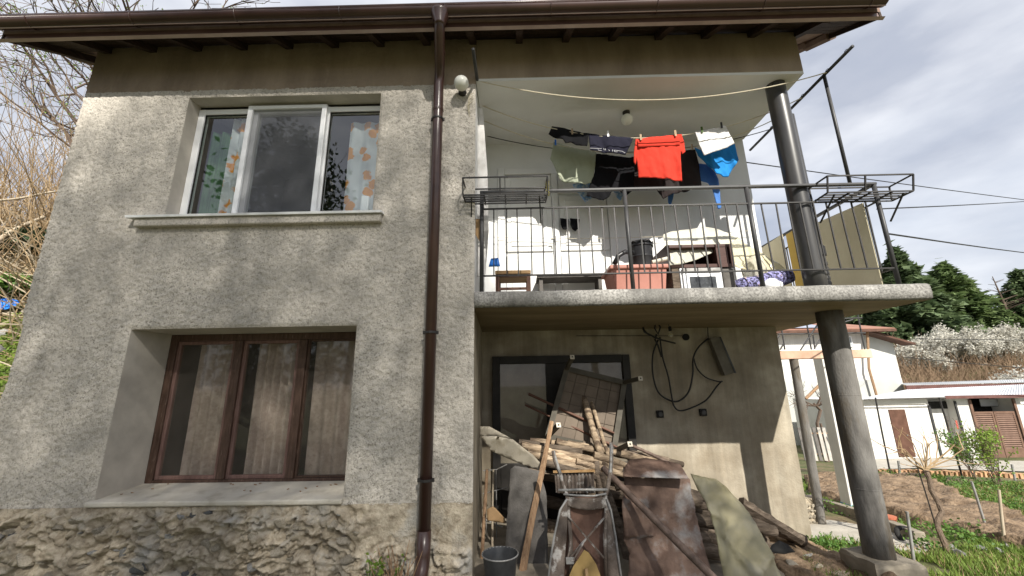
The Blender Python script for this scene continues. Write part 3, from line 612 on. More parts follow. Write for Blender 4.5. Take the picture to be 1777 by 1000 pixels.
for u0, u1, g in ((x0+.10, .37, 0), (.645, x1-.10, 1)):
    b = MB(); b.quad((u0, BL-.055, .70), (u1, BL-.055, .70), (u1, BL-.055, z1-.10), (u0, BL-.055, z1-.10)); b.build('pane', MT['glass_old'], ld)
    b = MB(); b.box((u0, BL-.035, .70), (u1, BL-.025, z1-.10)); b.build('blind', M('door_curtain%d' % g, (.19,.17,.14), (.27,.25,.21), scale=4), ld)

# ================================================================== columns, lamps, railing
def column(name, x, y, z0, z1, r, mat, label, extra=None):
    t = thing(name, (x, y, z0), label, 'column'); m = MB(); n = 14; zz = np.linspace(z0, z1, n)
    m.tube([(x+.004*(vnoise(z*3, x)-.5), y, z) for z in zz], [r*(1+.02*(vnoise(z*5, 3.)-.5)) for z in zz], 26); m.build('shaft', mat, t, smooth=True); return t
t = column('lower_column', 3.385, 4.30, .03, ZS0-.001, .122, MT['column'], 'round grey concrete column standing on a rough footing under the balcony')
b = MB(); pts = [(-.225, -.21), (.225, -.22), (.23, .21), (-.215, .22)]; V = []
for k, (z, s) in enumerate(((-.5, 1.03), (-.15, 1.0), (.0, 1.0), (.035, .96))):
    for i in range(24):
        a = i/24*4; j = int(a); f = a-j; p = np.array(pts[j])*(1-f)+np.array(pts[(j+1) % 4])*f; q = s*(1+.05*(vnoise(i*.9, k*2.1, 4)-.5)); V.append((3.385+p[0]*q, 4.30+p[1]*q, z+.03*(vnoise(i*.8, k+7., 5)-.5)))
F = [(k*24+i, k*24+(i+1) % 24, (k+1)*24+(i+1) % 24, (k+1)*24+i) for k in range(3) for i in range(24)] + [tuple(72+i for i in range(24))]
link_mesh('footing', V, F, MT['kerb'], t)
for z in (.62, 1.5): b = MB(); b.lathe((3.385, 4.30, z), [(.1215, 0), (.1235, .002), (.1235, .006), (.1215, .008)], 26); b.build('seam', MT['column'], t)
t = column('upper_column', 2.985, 3.88, ZS1, ZC+.001, .098, MT['black_pipe'], 'black round balcony column beside the clothes lines')
b = MB(); b.tube([(3.115, 3.93, ZS1), (3.115, 3.93, 4.55)], .045, 16); vp = b.build('drain_pipe', MT['black_pipe'], t, smooth=True)
b = MB(); b.lathe((3.115, 3.93, ZS1+.02), [(.05, 0)]+[q for k in range(5) for q in ((.052, .03+k*.05), (.058, .04+k*.05), (.058, .06+k*.05), (.052, .07+k*.05))]+[(.052, .33), (.066, .34), (.066, .43), (.05, .45)], 18); b.build('pipe_coupling', MT['black_pipe'], vp, smooth=False)

def globe_lamp(c, r, mount, label):
    c = Vector(c); mount = Vector(mount); t = thing('globe_lamp', mount, label, 'lamp'); ax = (c-mount).normalized()
    b = MB(); n = 14; prof = [(r*math.sin(a), -r*math.cos(a)) for a in np.linspace(.12, math.pi-.12, n)]; b.lathe(c, prof, 28, axis=ax); b.build('globe', MT['globe'], t, smooth=True)
    b = MB(); b.lathe(mount, [(.045, 0), (.045, .02), (.034, .03), (.034, (c-mount).length-r*.9)], 16, axis=ax); b.build('lamp_base', MT['iron'], t); return t
globe_lamp((-.538, 3.565, 4.77), .078, (-.542, 3.692, 4.75), 'white glass globe lamp on the facade beside the downpipe')
globe_lamp((1.40, 4.27, 4.80), .072, (1.40, 4.27, 4.908), 'opal globe lamp on the balcony ceiling above the laundry')
b = MB()
for k in range(4): b.tube([(-.425, 3.66, 4.72-k*.03), (-.45-.01*k, 3.645, 4.70-k*.045), (-.475, 3.66, 4.66-k*.05), (-.46, 3.685, 4.60-k*.05)], .004, 5)
tag(b.build('loose_wires', MT['rope']), 'bundle of loose wire ends on the wall edge below the clothes line bar', 'wires')

RY, RZ1, RZM, RZ0 = 3.76, 3.60, 3.41, 2.70
rail = thing('balcony_railing', (1.6, RY, ZS1), 'dark iron balcony railing with thin upright bars along the slab', 'railing')
XP = (-.335, 1.135, 2.385, 3.685)
for x in XP: b = MB(); b.tube([(x, RY, ZS1-.002), (x, RY, RZ1-.012)], .021, 12); b.build('post', MT['iron_grey'], rail, smooth=True)
b = MB(); b.bar((XP[0]-.02, RY, RZ1), (XP[3]+.02, RY, RZ1), .042, .026, up=(0, 0, 1)); b.build('top_rail', MT['iron_grey'], rail, bevel=.005)
for z in (RZM, RZ0): b = MB(); b.bar((XP[0], RY-.002, z), (XP[3], RY-.002, z), .022, .012, up=(0, 0, 1)); b.build('cross_rail', MT['iron'], rail)
bar_me = None
def balusters(xs, y, along='x'):
    global bar_me
    for x in xs:
        if bar_me is None:
            m = MB(); m.bar((0, 0, 0), (0, 0, RZM-RZ0), .0115); bar_me = link_mesh('baluster', m.v, m.f, MT['iron'], rail).data
            o = bpy.data.objects['baluster']
        else: o = bpy.data.objects.new('baluster', bar_me); col.objects.link(o); o.parent = rail
        p = Vector((x, y, RZ0)) if along == 'x' else Vector((y, x, RZ0)); o.location = p-world_origin(rail)+(Vector(rail.location) if False else Vector((0, 0, 0)))
        o.location = p - Vector(rail.location); o.rotation_euler = (random.uniform(-.012, .012), random.uniform(-.012, .012), 0)
m0 = MB(); m0.bar((0, 0, 0), (0, 0, RZM-RZ0), .0115)
bar_me = bpy.data.meshes.new('baluster'); bar_me.from_pydata([tuple(v) for v in m0.v], [], m0.f); bar_me.materials.append(MT['iron'])
for a_, b_ in zip(XP, XP[1:]):
    n = int(round((b_-a_)/.1275)); balusters([a_+(b_-a_)*k/n+random.uniform(-.006, .006) for k in range(1, n)], RY)
ys = np.arange(RY+.4, 8.1, .4)
for z, w in ((RZ1, .04), (RZM, .02), (RZ0, .02)): b = MB(); b.bar((XP[3], RY+.03, z-.001), (XP[3], 8.15, z-.001), w, w*.6, up=(0, 0, 1)); b.build('side_rail', MT['iron_grey'], rail)
balusters(list(np.arange(RY+.14, 8.1, .14)), XP[3], 'y')
def wire_rack(x0, x1, yo, yi, z0, z1, label, dx=0.):
    t = thing('flower_box_rack', ((x0+x1)/2, (yo+yi)/2, z0), label, 'rack', 'empty flower box racks hung on the balcony rail'); r_ = .0125
    def bar(n, p, q, w=r_): b = MB(); b.bar(p, q, w); b.build(n, MT['iron'], t)
    T = [(x0-dx, yo, z1), (x1+dx, yo, z1), (x1, yi, z1), (x0, yi, z1)]; B = [(x0, yo+.04, z0), (x1, yo+.04, z0), (x1-.01, yi, z0), (x0+.01, yi, z0)]
    for i in range(4): bar('rim_bar', T[i], T[(i+1) % 4]); bar('base_bar', B[i], B[(i+1) % 4]); bar('upright', T[i], B[i])
    xm = (x0+x1)/2-.05; bar('upright', (xm, yo, z1), (xm, yo+.04, z0))
    for k in range(1, 4): y = yo+.04+(yi-yo-.04)*k/4; bar('base_slat', (x0, y, z0+.002), (x1, y, z0+.002), .014)
    for k in range(1, 4): x = x0+(x1-x0)*k/4; bar('cross_slat', (x, yo+.04, z0-.008), (x, yi, z0-.008), .014)
    bar('support_arm', (x0+.08, yo+.06, z0-.01), (x0+.06, yi+.02, z0-.22)); bar('support_arm', (x1-.08, yo+.06, z0-.01), (x1-.06, yi+.02, z0-.22)); return t
wire_rack(-.50, .325, 3.50, 3.735, 3.46, 3.625, 'black wire flower rack hung on the rail over the facade edge')
wire_rack(3.10, 3.94, 3.60, 3.86, 3.455, 3.615, 'black wire flower rack on the rail corner against the sky')
b = MB()
for k in range(14): a = k*1.7; b.tube([(.33+.015*math.cos(a), 3.60+.02*math.sin(a), 3.47+k*.011), (.33-.02*math.cos(a), 3.60-.02*math.sin(a), 3.475+k*.011)], .005, 5)
tag(b.build('tied_cord', M('yellow_cord', (.30,.26,.06), (.42,.37,.10), scale=20)), 'yellowish cord knotted round the end of the left flower rack', 'cord')

# ================================================================== clothes lines
BZ = 4.93
def line_bar(x, y0, y1, posts, label):
    t = thing('clothes_line_bar', (x, y0, RZ1), label, 'clothes line'); b = MB()
    b.tube([(x, y0, BZ), (x, y1, BZ)], .017, 10); b.build('bar', MT['iron_grey'], t, smooth=True)
    for y in posts: b = MB(); b.tube([(x, y, RZ1+.01), (x, y, BZ)], .017, 10); b.build('upright', MT['iron_grey'], t, smooth=True)
    for y in (3.45, 3.71, 4.10, 4.38, 4.7):
        b = MB(); b.tube([(x+math.copysign(.0, x), y+.025*math.cos(a), BZ+.012+.02*math.sin(a)) for a in np.linspace(-1, 4.2, 9)], .003, 5); b.build('hook', MT['iron'], t)
    return t
line_bar(-.385, 3.29, 4.85, (), 'thin steel bar above the facade corner holding the left line ends')
line_bar(3.45, 3.37, 5.2, (3.76,), 'steel bar on an upright above the rail corner holding the right line ends')
LINES = {}
def cloth_line(y, sag, label, mat='rope', x1=3.45):
    pts = [(-.385+(x1+.385)*k/24, y, BZ-.005-4*sag*(k/24)*(1-k/24)) for k in range(25)]
    b = MB(); b.tube(pts, .0055, 6); o = b.build('clothes_line', MT[mat]); LINES[y] = sag
    return tag(o, label, 'clothes line', 'clothes lines across the balcony')
cloth_line(3.71, .30, 'empty outermost clothes line sagging across the balcony opening')
cloth_line(4.10, .50, 'clothes line carrying the red shirt and white towel')
cloth_line(4.38, .52, 'clothes line carrying the sage shirt and black trousers')
cloth_line(4.70, .30, 'inner dark clothes line near the balcony wall', 'wire')
b = MB(); b.tube([(-.38+3.5*k/10, 4.82, 3.52+.02*k/10-.06*(k/10)*(1-k/10)*4) for k in range(11)], .003, 6); tag(b.build('sock_line', MT['rope']), 'thin low line along the balcony wall carrying two black socks', 'clothes line')

def sheet(name, mat, px, y, k=0., z0=0., kx=0., x0=0., step=.03, fold=0., fr=(9., 2.), wob=0., thick=.006, parent=None, edge=0., warp=None, sd=1, mats=None):
    """a limp or stiff sheet whose outline is measured on its own plane in the place"""
    P = [at(*q, y, k, z0, kx, x0) for q in px]; poly = [(p.x, p.z) for p in P]
    p, f = fill2d(poly, step)
    if edge: p = p + edge*(np.stack([vnoise(p[:, 0]*40, p[:, 1]*40, 2), vnoise(p[:, 0]*40, p[:, 1]*40, 3)], 1)-.5)
    Y = y + DY + k*(p[:, 1]-z0) + kx*(p[:, 0]-x0)
    hgt = (p[:, 1].max()-p[:, 1])/(np.ptp(p[:, 1])+1e-6)
    if fold: Y = Y + fold*(fbm(p[:, 0]*fr[0]+.6*p[:, 1], p[:, 1]*fr[1], sd, 3)-.5)*2*(.25+.9*hgt)
    if fold: Y = Y + .35*fold*(np.abs(fbm(p[:, 0]*fr[0]*2.2+p[:, 1]*4, p[:, 1]*fr[1]*3, sd+9, 3)-.5)*2-.3)
    if wob: Y = Y - .45*wob*np.exp(-((fbm(p[:, 0]*2.2+.7, p[:, 1]*2.6, sd+31, 3)-.5)/.035)**2)
    if wob: Y = Y + wob*(fbm(p[:, 0]*3, p[:, 1]*3, sd+4, 3)-.5)*2
    if warp: Y = Y + warp(p[:, 0], p[:, 1])
    f = [tuple(reversed(q)) for q in f]
    o = link_mesh(name, np.column_stack([p[:, 0], Y, p[:, 1]]), f, mat, parent, smooth=True)
    s = o.modifiers.new('thickness', 'SOLIDIFY'); s.thickness = thick; s.offset = 0
    return o
def cloth_mat(n, c, **k): return M(n, tuple(x*.88 for x in c), tuple(min(1, x*1.08) for x in c), scale=3, rough=.95, bump=.15, bscale=200, spec=.1, trans=.15, **k)
CM = dict(red=cloth_mat('red_cloth', (.62,.055,.035)), black=cloth_mat('black_cloth', (.012,.012,.014)), navy=cloth_mat('navy_cloth', (.022,.022,.036)), sage=cloth_mat('sage_cloth', (.40,.43,.33)), char=cloth_mat('charcoal_cloth', (.035,.028,.028)),
    white=M('worn_towel', (.56,.54,.52), (.70,.69,.68), scale=9, rough=.95, bump=.3, bscale=90, c3=(.62,.45,.46), scale3=3, lo3=.63, hi3=.75), blue=cloth_mat('blue_cloth', (.03,.26,.66)), pale=M('blue_print', (.20,.36,.66), (.55,.64,.78), scale=22, lo=.45, hi=.55, rough=.95), denim=cloth_mat('denim', (.09,.22,.55)), trim=cloth_mat('pale_print', (.45,.45,.48)))
def garment(name, mat, px, y, label, cat, fold=.03, **k):
    o = sheet(name, CM[mat], px, y, fold=fold*1.35, thick=.009, step=.018, **k); return tag(o, label, cat, 'laundry hung on the balcony')
garment('folded_shorts', 'black', [(958,219),(990,226),(1021,233),(1019,254),(1000,251),(992,247),(981,250),(976,242),(962,238),(952,232)], 4.10, 'black garment folded over the line left of the navy trousers', 'shorts')
tr = garment('navy_trousers', 'navy', [(1021,232),(1060,237),(1099,240),(1094,252),(1086,268),(1060,266),(1024,262)], 4.095, 'navy tracksuit trousers with pale lettering folded over the line', 'trousers', sd=5)
def stroke(pts, y, w=.006):
    b = MB(); b.tube([at(*p, y) for p in pts], w/2, 6); return b
ty = 4.095-.045
for i, pts in enumerate(([(1044,258),(1038,258),(1038,261),(1044,262)], [(1047,258),(1049,261)], [(1050,258),(1051,261)], [(1056,260),(1058,262)], [(1063,260),(1063,263)], [(1066,261),(1071,261.5),(1071,264),(1066,263.5),(1066,261)], [(1024,257.5),(1038,258)], [(1071,261.5),(1080,263),(1085,266)])):
    stroke(pts, ty, .008).build('lettering', CM['trim'], tr)
rd = garment('red_shirt', 'red', [(1103,242),(1140,238),(1182,234),(1187,248),(1189,264),(1184,268),(1181,262),(1182,290),(1184,314),(1160,312),(1135,309),(1109,307),(1107,285),(1105,270),(1104,285),(1100,281),(1100,264)], 4.08, 'bright red T-shirt folded over the front clothes line', 'shirt', fold=.035, sd=9)
sheet('front_flap', CM['red'], [(1106,243),(1140,238.5),(1179,235.5),(1180,252),(1140,254),(1107,256)], 4.063, parent=rd, fold=.01, thick=.004)
garment('white_towel', 'white', [(1206,230),(1230,225),(1258,218),(1266,234),(1275,248),(1262,256),(1240,264),(1221,271),(1213,250)], 4.09, 'worn white cloth pegged on top of the blue shirt', 'towel', sd=4)
garment('blue_shirt', 'blue', [(1206,256),(1222,262),(1250,257),(1276,249),(1279,262),(1283,277),(1274,290),(1264,307),(1240,305),(1230,290),(1221,278),(1212,270)], 4.33, 'bright blue shirt hanging below the white cloth', 'shirt', sd=6, fold=.05)
garment('sage_shirt', 'sage', [(961,247),(985,254),(1010,261),(1034,266),(1032,290),(1029,316),(1015,320),(1000,318),(972,312),(966,300),(960,285),(955,277)], 4.38, 'pale sage green T-shirt at the left end of the laundry', 'shirt', sd=7, fold=.04)
garment('black_trousers', 'black', [(1034,267),(1062,270),(1100,274),(1101,300),(1100,328),(1088,338),(1075,330),(1064,328),(1058,340),(1048,347),(1030,342),(1018,338),(1024,320),(1032,300)], 4.38, 'black trousers hanging behind the navy pair', 'trousers', sd=8, fold=.045)
garment('charcoal_shirt', 'char', [(1096,272),(1140,268),(1180,262),(1206,260),(1213,285),(1217,322),(1195,330),(1168,336),(1152,345),(1143,338),(1138,328),(1110,326),(1098,325)], 4.42, 'dark charcoal shirt hanging behind the red one', 'shirt', sd=2, fold=.05)
garment('printed_garment', 'pale', [(994,320),(1010,317),(1030,314),(1050,318),(1082,325),(1082,338),(1076,350),(1070,345),(1062,330),(1055,345),(1046,330),(1024,345),(1016,352),(1008,342),(1000,332)], 4.66, 'blue and white printed garment behind the black trousers', 'garment', sd=3)
garment('blue_leggings', 'denim', [(1208,284),(1228,286),(1240,300),(1246,312),(1250,345),(1252,361),(1246,363),(1242,352),(1236,330),(1228,318),(1212,314)], 4.5, 'blue leggings with one leg dangling below the top rail', 'leggings', sd=3)
garment('hanging_sock', 'denim', [(1160,330),(1170,330),(1168,345),(1164,359),(1160,350)], 4.62, 'dark blue sock hanging below the charcoal shirt', 'sock')
for px, s in ((973, 'left'), (990, 'right')):
    garment('black_sock', 'black', [(px-1,379),(px+16 if s == 'right' else px+14,381),(px+13,397),(px+8,402 if s == 'right' else 399),(px+3,398),(px,390)], 4.81, '%s one of the two small black socks pegged low by the wall' % s, 'sock', fold=.02)
for px, py, y, c, l in ((993,228,4.08,'wood_pale','wooden peg on the black garment'), (1055,232,4.08,'sill_metal','white peg on the navy trousers'), (1112,238,4.045,'wood_pale','wooden peg on the left of the red shirt'), (1172,231,4.045,'wood_pale','wooden peg on the right of the red shirt'), (1218,225,4.07,'leaf_dark','green peg on the white cloth'), (1252,217,4.07,'iron_grey','grey peg on the white cloth'), (1201,255,4.36,'wood_pale','wooden peg beside the blue shirt'), (964,247,4.36,'blue','blue peg on the sage shirt')):
    p = at(px, py, y); t = thing('clothes_peg', p-Vector((0, 0, .035)), l, 'clothes peg', 'clothes pegs on the lines')
    for s in (-1, 1): b = MB(); b.bar(p+Vector((s*.006-s*.002, 0, .035)), p+Vector((s*.004, 0, -.04)), .009, .012); b.build('jaw', MT[c], t)

# ================================================================== things kept on the balcony
FZ = ZS1
def thing_px(name, px, py, y, z, label, cat, group=None): p = at(px, py, y); return thing(name, (p.x, y, z), label, cat, group)
# terracotta tub
x0, x1 = 1.02, 1.575; t = thing('plastic_tub', ((x0+x1)/2, 4.2, FZ), 'salmon pink plastic tub behind the railing', 'tub')
b = MB(); tb = M('salmon_plastic', (.33,.145,.11), (.42,.19,.15), scale=3, rough=.45)
v = [(x0+.03, 4.05, FZ), (x1-.02, 4.05, FZ), (x1-.02, 4.40, FZ), (x0+.03, 4.40, FZ), (x0-.01, 4.02, FZ+.30), (x1+.01, 4.02, FZ+.30), (x1+.01, 4.43, FZ+.30), (x0-.01, 4.43, FZ+.30)]
b.add(v, [(0,3,2,1),(0,1,5,4),(1,2,6,5),(2,3,7,6),(3,0,4,7)]); b.build('body', tb, t, bevel=.01)
b = MB(); b.box((x0-.035, 4.0, FZ+.29), (x1+.03, 4.45, FZ+.335)); b.build('lid', tb, t, bevel=.012)
# black vacuum canister with hose
t = thing('canister', (1.39, 4.2, FZ+.34), 'black ribbed canister with a curved hose standing on the tub', 'canister'); bp = M('black_plastic', (.018,.018,.02), (.035,.035,.038), scale=4, rough=.35)
b = MB(); b.lathe((1.39, 4.2, FZ+.337), [(.10, 0), (.112, .01), (.118, .12), (.122, .125), (.122, .135), (.118, .14), (.125, .24), (.135, .245), (.135, .265), (.12, .27), (.12, .29), (.10, .31)], 28); b.build('drum', bp, t); smooth_by_angle(bpy.data.objects[t.children[0].name])
b = MB(); b.tube([(1.28, 4.12, FZ+.50), (1.18, 4.08, FZ+.50), (1.10, 4.06, FZ+.45), (1.05, 4.06, FZ+.36)], .026, 12); b.build('hose', bp, t, smooth=True)
for a in range(9): b = MB(); q = a*.7; b.tube([(1.39+.13*math.cos(q), 4.2+.13*math.sin(q), FZ+.61), (1.39+.13*math.cos(q+.3), 4.2+.13*math.sin(q+.3), FZ+.635), (1.39+.13*math.cos(q+.6), 4.2+.13*math.sin(q+.6), FZ+.61)], .008, 6); b.build('rim_clip', bp, t)
b = MB(); b.tube([(1.44, 4.03, FZ+.36), (1.60, 4.02, FZ+.395)], .022, 12); tag(b.build('card_tube', MT['sill_con']), 'short off-white tube lying on the tub lid', 'tube')
# oven and wooden block
t = thing('oven', (1.92, 4.22, FZ), 'white oven with a dark glass door at the balcony edge', 'oven'); x0, x1 = 1.73, 2.17
b = MB(); b.box((x0, 4.06, FZ), (x1, 4.46, FZ+.30)); b.build('body', MT['pvc'], t, bevel=.012)
b = MB(); b.box((x0+.02, 4.035, FZ+.005), (x1-.02, 4.057, FZ+.235)); b.build('door', MT['pvc'], t, bevel=.008)
b = MB(); b.box((x0+.085, 4.028, FZ+.03), (x1-.085, 4.034, FZ+.195)); b.build('door_glass', M('oven_glass', (.02,.022,.025), (.07,.075,.08), scale=14, rough=.15, spec=.6, c3=(.35,.36,.37), scale3=5, lo3=.6, hi3=.75), t)
b = MB(); b.box((x0+.02, 4.03, FZ+.245), (x1-.02, 4.058, FZ+.29)); b.build('control_panel', MT['galv'], t, bevel=.004)
b = MB(); b.box((1.645, 4.06, FZ), (1.722, 4.35, FZ+.30)); tag(b.build('wooden_block', MT['bark'], bevel=.006), 'rough upright timber block left of the oven', 'timber')
b = MB(); b.box((2.178, 4.06, FZ), (2.30, 4.4, FZ+.285)); tag(b.build('grey_block', MT['grey_board'], bevel=.01), 'grey block at the right side of the oven', 'block')
# brown cabinet with a drawer gap on the oven, under plastic film
t = thing('cabinet', (1.98, 4.25, FZ+.305), 'dark brown open cabinet lying on the oven under plastic film', 'cabinet'); cb = M('brown_veneer', (.055,.025,.02), (.085,.042,.034), scale=4, stretch=(1,8,8), rough=.4)
x0, x1, z0, z1 = 1.62, 2.315, FZ+.305, FZ+.56
for n, a_, b_ in (('bottom_board', (x0, 4.06, z0), (x1, 4.5, z0+.035)), ('top_board', (x0, 4.06, z1-.03), (x1, 4.5, z1)), ('side_board', (x0, 4.06, z0+.035), (x0+.03, 4.5, z1-.03)), ('side_board', (x1-.03, 4.06, z0+.035), (x1, 4.5, z1-.03)), ('divider', (x1-.17, 4.065, z0+.035), (x1-.05, 4.5, z1-.03)), ('back_board', (x0+.03, 4.48, z0+.035), (x1-.17, 4.498, z1-.03))):
    b = MB(); b.box(a_, b_); b.build(n, cb, t)
film = glass('plastic_film', (.93, .93, .89), 1.5, .12, (.74, .72, .63), .5)
tag(sheet('plastic_film', film, [(1150,408),(1165,402),(1195,398),(1222,394),(1250,402),(1283,411),(1268,424),(1240,437),(1210,450),(1180,459),(1162,460),(1155,440)], 4.03, k=.55, z0=FZ+.35, wob=.035, fold=.025, fr=(14., 12.), thick=.002, step=.025), 'crumpled clear plastic film draped over the cabinet', 'plastic film')
tag(sheet('plastic_sheet', glass('cream_film', (.93,.91,.82), 1.45, .15, (.66,.61,.44), .5), [(1262,420),(1283,411),(1300,425),(1330,445),(1365,470),(1340,478),(1300,470),(1275,462),(1266,440)], 4.15, k=.4, z0=FZ+.3, wob=.05, fold=.03, fr=(12., 10.), thick=.002, step=.03), 'cream translucent plastic sheet trailing right of the cabinet', 'plastic sheet')
# rolled rug, bag
b = MB(); b.tube([(2.32+k*.1, 4.12, FZ+.09+k*.02+.01*math.sin(k*2)) for k in range(7)], [.07, .085, .08, .085, .08, .085, .07], 14, jit=.12)
tag(b.build('rag_rug', M('rag_rug', (.02,.02,.03), (.30,.29,.55), scale=40, lo=.42, hi=.6, rough=.95, bump=.6, bscale=50, c3=(.45,.32,.22), scale3=22, lo3=.6, hi3=.66), smooth=True), 'multicoloured rolled rag rug right of the oven', 'rug')
def blob(name, c, r, mat, label, cat, sd, amp=.25):
    import bmesh
    bm = bmesh.new(); bmesh.ops.create_icosphere(bm, subdivisions=3, radius=1)
    V = np.array([v.co for v in bm.verts]); F = [tuple(v.index for v in f.verts) for f in bm.faces]; bm.free()
    s = 1+amp*(fbm(V[:, 0]*2+sd, V[:, 1]*2+V[:, 2]*1.7, sd, 3)-.5)*2
    V = V*s[:, None]*np.array(r)+np.array(c); return tag(link_mesh(name, V, F, mat, smooth=True), label, cat)
blob('plastic_bag', (2.60, 4.2, FZ+.30), (.13, .12, .15), glass('bag_film', (.9,.9,.86), 1.5, .12, (.66,.63,.53), .55), 'puffed translucent bag leaning by the yellow board', 'bag', 3)
blob('white_bag', (2.66, 4.05, FZ+.08), (.09, .09, .08), MT['sill_metal'], 'small white sack on the slab below the puffed bag', 'bag', 8)
b = MB(); b.box((.25, 4.55, FZ+.36), (1.05, 4.85, FZ+.385)); wb = thing('low_bench', (.65, 4.7, FZ), 'low grey bench with clutter against the balcony wall', 'bench'); b.build('seat', MT['grey_board'], wb)
for x in (.3, 1.0):
    b = MB(); b.box((x-.02, 4.58, FZ), (x+.02, 4.82, FZ+.36)); b.build('leg', MT['grey_board'], wb)
for k in range(3):
    x = .38+k*.24; tag(put_rock(random.choice(['stone', 'stone_dark']), (x, 4.66+.05*(k % 3), FZ+.40), (.06, .05, .028), (0, 0, k)), ('left', 'middle', 'right')[k]+' one of three small lumps on the low bench', 'rubble', 'clutter on the low bench')
for o in [o for o in bpy.data.objects if o.get('group') == 'clutter on the low bench']: o.name = 'rubble_piece'
# boards along the right side of the balcony
def side_board(x, pts, mat, label, th=.012):
    b = MB(); b.prism([(x, y, z) for y, z in pts], (th, 0, 0)); return tag(b.build('leaning_board', mat), label, 'board', 'boards standing along the balcony side')
cream = M('cream_board', (.56,.50,.34), (.66,.60,.43), scale=2, rough=.6, c3=(.44,.37,.24), scale3=1.5, lo3=.55, hi3=.8); ylw = M('yellow_board', (.60,.40,.08), (.70,.49,.13), scale=2, rough=.6)
side_board(3.62, [(3.86, FZ), (4.62, FZ), (4.62, 3.50), (3.86, 3.44)], cream, 'large cream board standing behind the rail corner')
side_board(3.60, [(4.64, FZ), (5.02, FZ), (5.02, 3.54), (4.64, 3.56)], ylw, 'narrow yellow board beside the black column')
side_board(3.57, [(5.05, FZ), (5.75, FZ), (5.75, 3.52), (5.05, 3.56)], cream, 'far cream board left of the black column')
# left end: stool, brown board, white curtain strip
t = thing('stool', (-.02, 4.25, FZ), 'dark framed stool with a pale seat at the left end of the balcony', 'stool')
b = MB(); b.box((-.22, 4.05, FZ+.27), (.16, 4.45, FZ+.31)); b.build('seat', MT['cardboard'], t, bevel=.006)
for x in (-.20, .13):
    for y in (4.07, 4.42): b = MB(); b.box((x-.015, y-.015, FZ), (x+.025, y+.02, FZ+.27)); b.build('leg', MT['brown_door'], t)
for z in (FZ+.10, FZ+.24): b = MB(); b.box((-.18, 4.06, z), (.11, 4.08, z+.025)); b.build('stretcher', MT['brown_door'], t)
sheet_o = tag(sheet('blue_bundle', MT['blue'], [(852,449),(865,448),(868,463),(848,463)], 4.1, fold=.04, thick=.01), 'blue crumpled cloth on the stool at the left end', 'cloth')
b = MB(); b.prism([at(818,380,3.80), at(833,380,3.80), at(833,420,3.80), at(822,402,3.80)], (0, .02, 0)); tag(b.build('brown_board_scrap', MT['cardboard']), 'small orange brown board scrap under the left flower rack', 'board')
tag(sheet('white_curtain', CM['white'], [(829,185),(838,190),(846,300),(848,400),(842,480),(822,480),(826,400),(828,300)], 3.98, fold=.03, thick=.008), 'long white cloth hanging down the left edge of the balcony', 'curtain')

# ================================================================== under the balcony: fittings on the wall
def wallpt(px, py, off=.04): return at(px, py, BL-off)
def cable(name, px, y, r, label, cat='cable', mat='wire'):
    P = [at(*q, y) for q in px]
    # catmull-rom through the points
    pts = []
    for i in range(len(P)-1):
        p0, p1, p2, p3 = P[max(i-1, 0)], P[i], P[i+1], P[min(i+2, len(P)-1)]
        for s in range(6):
            t = s/6; pts.append(.5*((2*p1)+(p2-p0)*t+(2*p0-5*p1+4*p2-p3)*t*t+(3*p1-p0-3*p2+p3)*t**3))
    pts.append(P[-1]); b = MB(); b.tube(pts, r, 7); return tag(b.build(name, MT[mat], smooth=True), label, cat)
cable('wall_cable', [(1142,590),(1133,615),(1133,650),(1142,680),(1160,694),(1178,696),(1195,680),(1202,650),(1203,622),(1212,603),(1228,588)], BL-.10, .011, 'thick black cable hanging in a long loop on the wall')
cable('wall_cable', [(1145,585),(1150,620),(1160,655),(1166,690),(1170,705),(1180,713),(1200,708),(1225,695),(1243,672),(1252,662)], BL-.13, .010, 'second black cable looping lower towards the lamp housing')
cable('wall_cable', [(1204,622),(1210,640),(1225,655),(1245,662),(1254,662)], BL-.10, .009, 'short cable joining the loop to the lamp housing')
t = thing('cable_knot', at(1142, 560, 5.1), 'knotted black cable bundle hanging from the slab soffit', 'cable')
for px in ([(1124,555),(1140,557),(1152,552),(1157,549)], [(1139,556),(1136,570),(1142,580),(1146,568),(1140,558)], [(1115,570),(1122,578),(1135,585),(1148,590),(1172,596)], [(1116,568),(1118,576),(1128,582)], [(1139,580),(1137,590),(1142,600),(1148,620)]):
    P = [at(*q, 5.1) for q in px]; b = MB(); b.tube(P, .011, 6); b.build('cable_end', MT['wire'], t, smooth=True)
t = thing('bulb_lamp', at(1160, 548, 5.0), 'bare light bulb hanging from the slab soffit on a short flex', 'lamp')
p = at(1163, 575, 5.0); b = MB(); b.tube([(p.x-.02, 5.0, ZS0-.002), (p.x-.005, 5.0, p.z+.06), (p.x, 5.0, p.z+.03)], .004, 6); b.build('flex', MT['wire'], t)
b = MB(); b.lathe((p.x, 5.0, p.z), [(.016, 0), (.02, .01), (.02, .05), (.012, .06)], 12); b.build('socket', MT['rubber'], t)
b = MB(); b.lathe((p.x, 5.0, p.z-.085), [(.004, 0), (.022, .006), (.032, .025), (.032, .045), (.02, .068), (.014, .085)], 16); b.build('bulb', glass('bulb_glass', (.95,.93,.86), 1.5, .02, (.8,.78,.7), .18), t, smooth=True)
t = thing('wall_floodlight', at(1255, 620, BL-.05), 'old tilted grey lamp housing fixed high on the wall', 'lamp')
A = [at(*q, BL-.14) for q in ((1232,588),(1249,584),(1276,647),(1258,652))]
b = MB(); b.prism(A, (0, .09, 0)); b.build('housing', M('lamp_grey', (.12,.11,.09), (.18,.165,.14), scale=6), t, bevel=.006)
b = MB(); b.prism([at(*q, BL-.147) for q in ((1249,584.5),(1251,584.5),(1278,647.5),(1275,647.5))], (0, .10, 0)); b.build('side_flange', MT['zinc'], t)
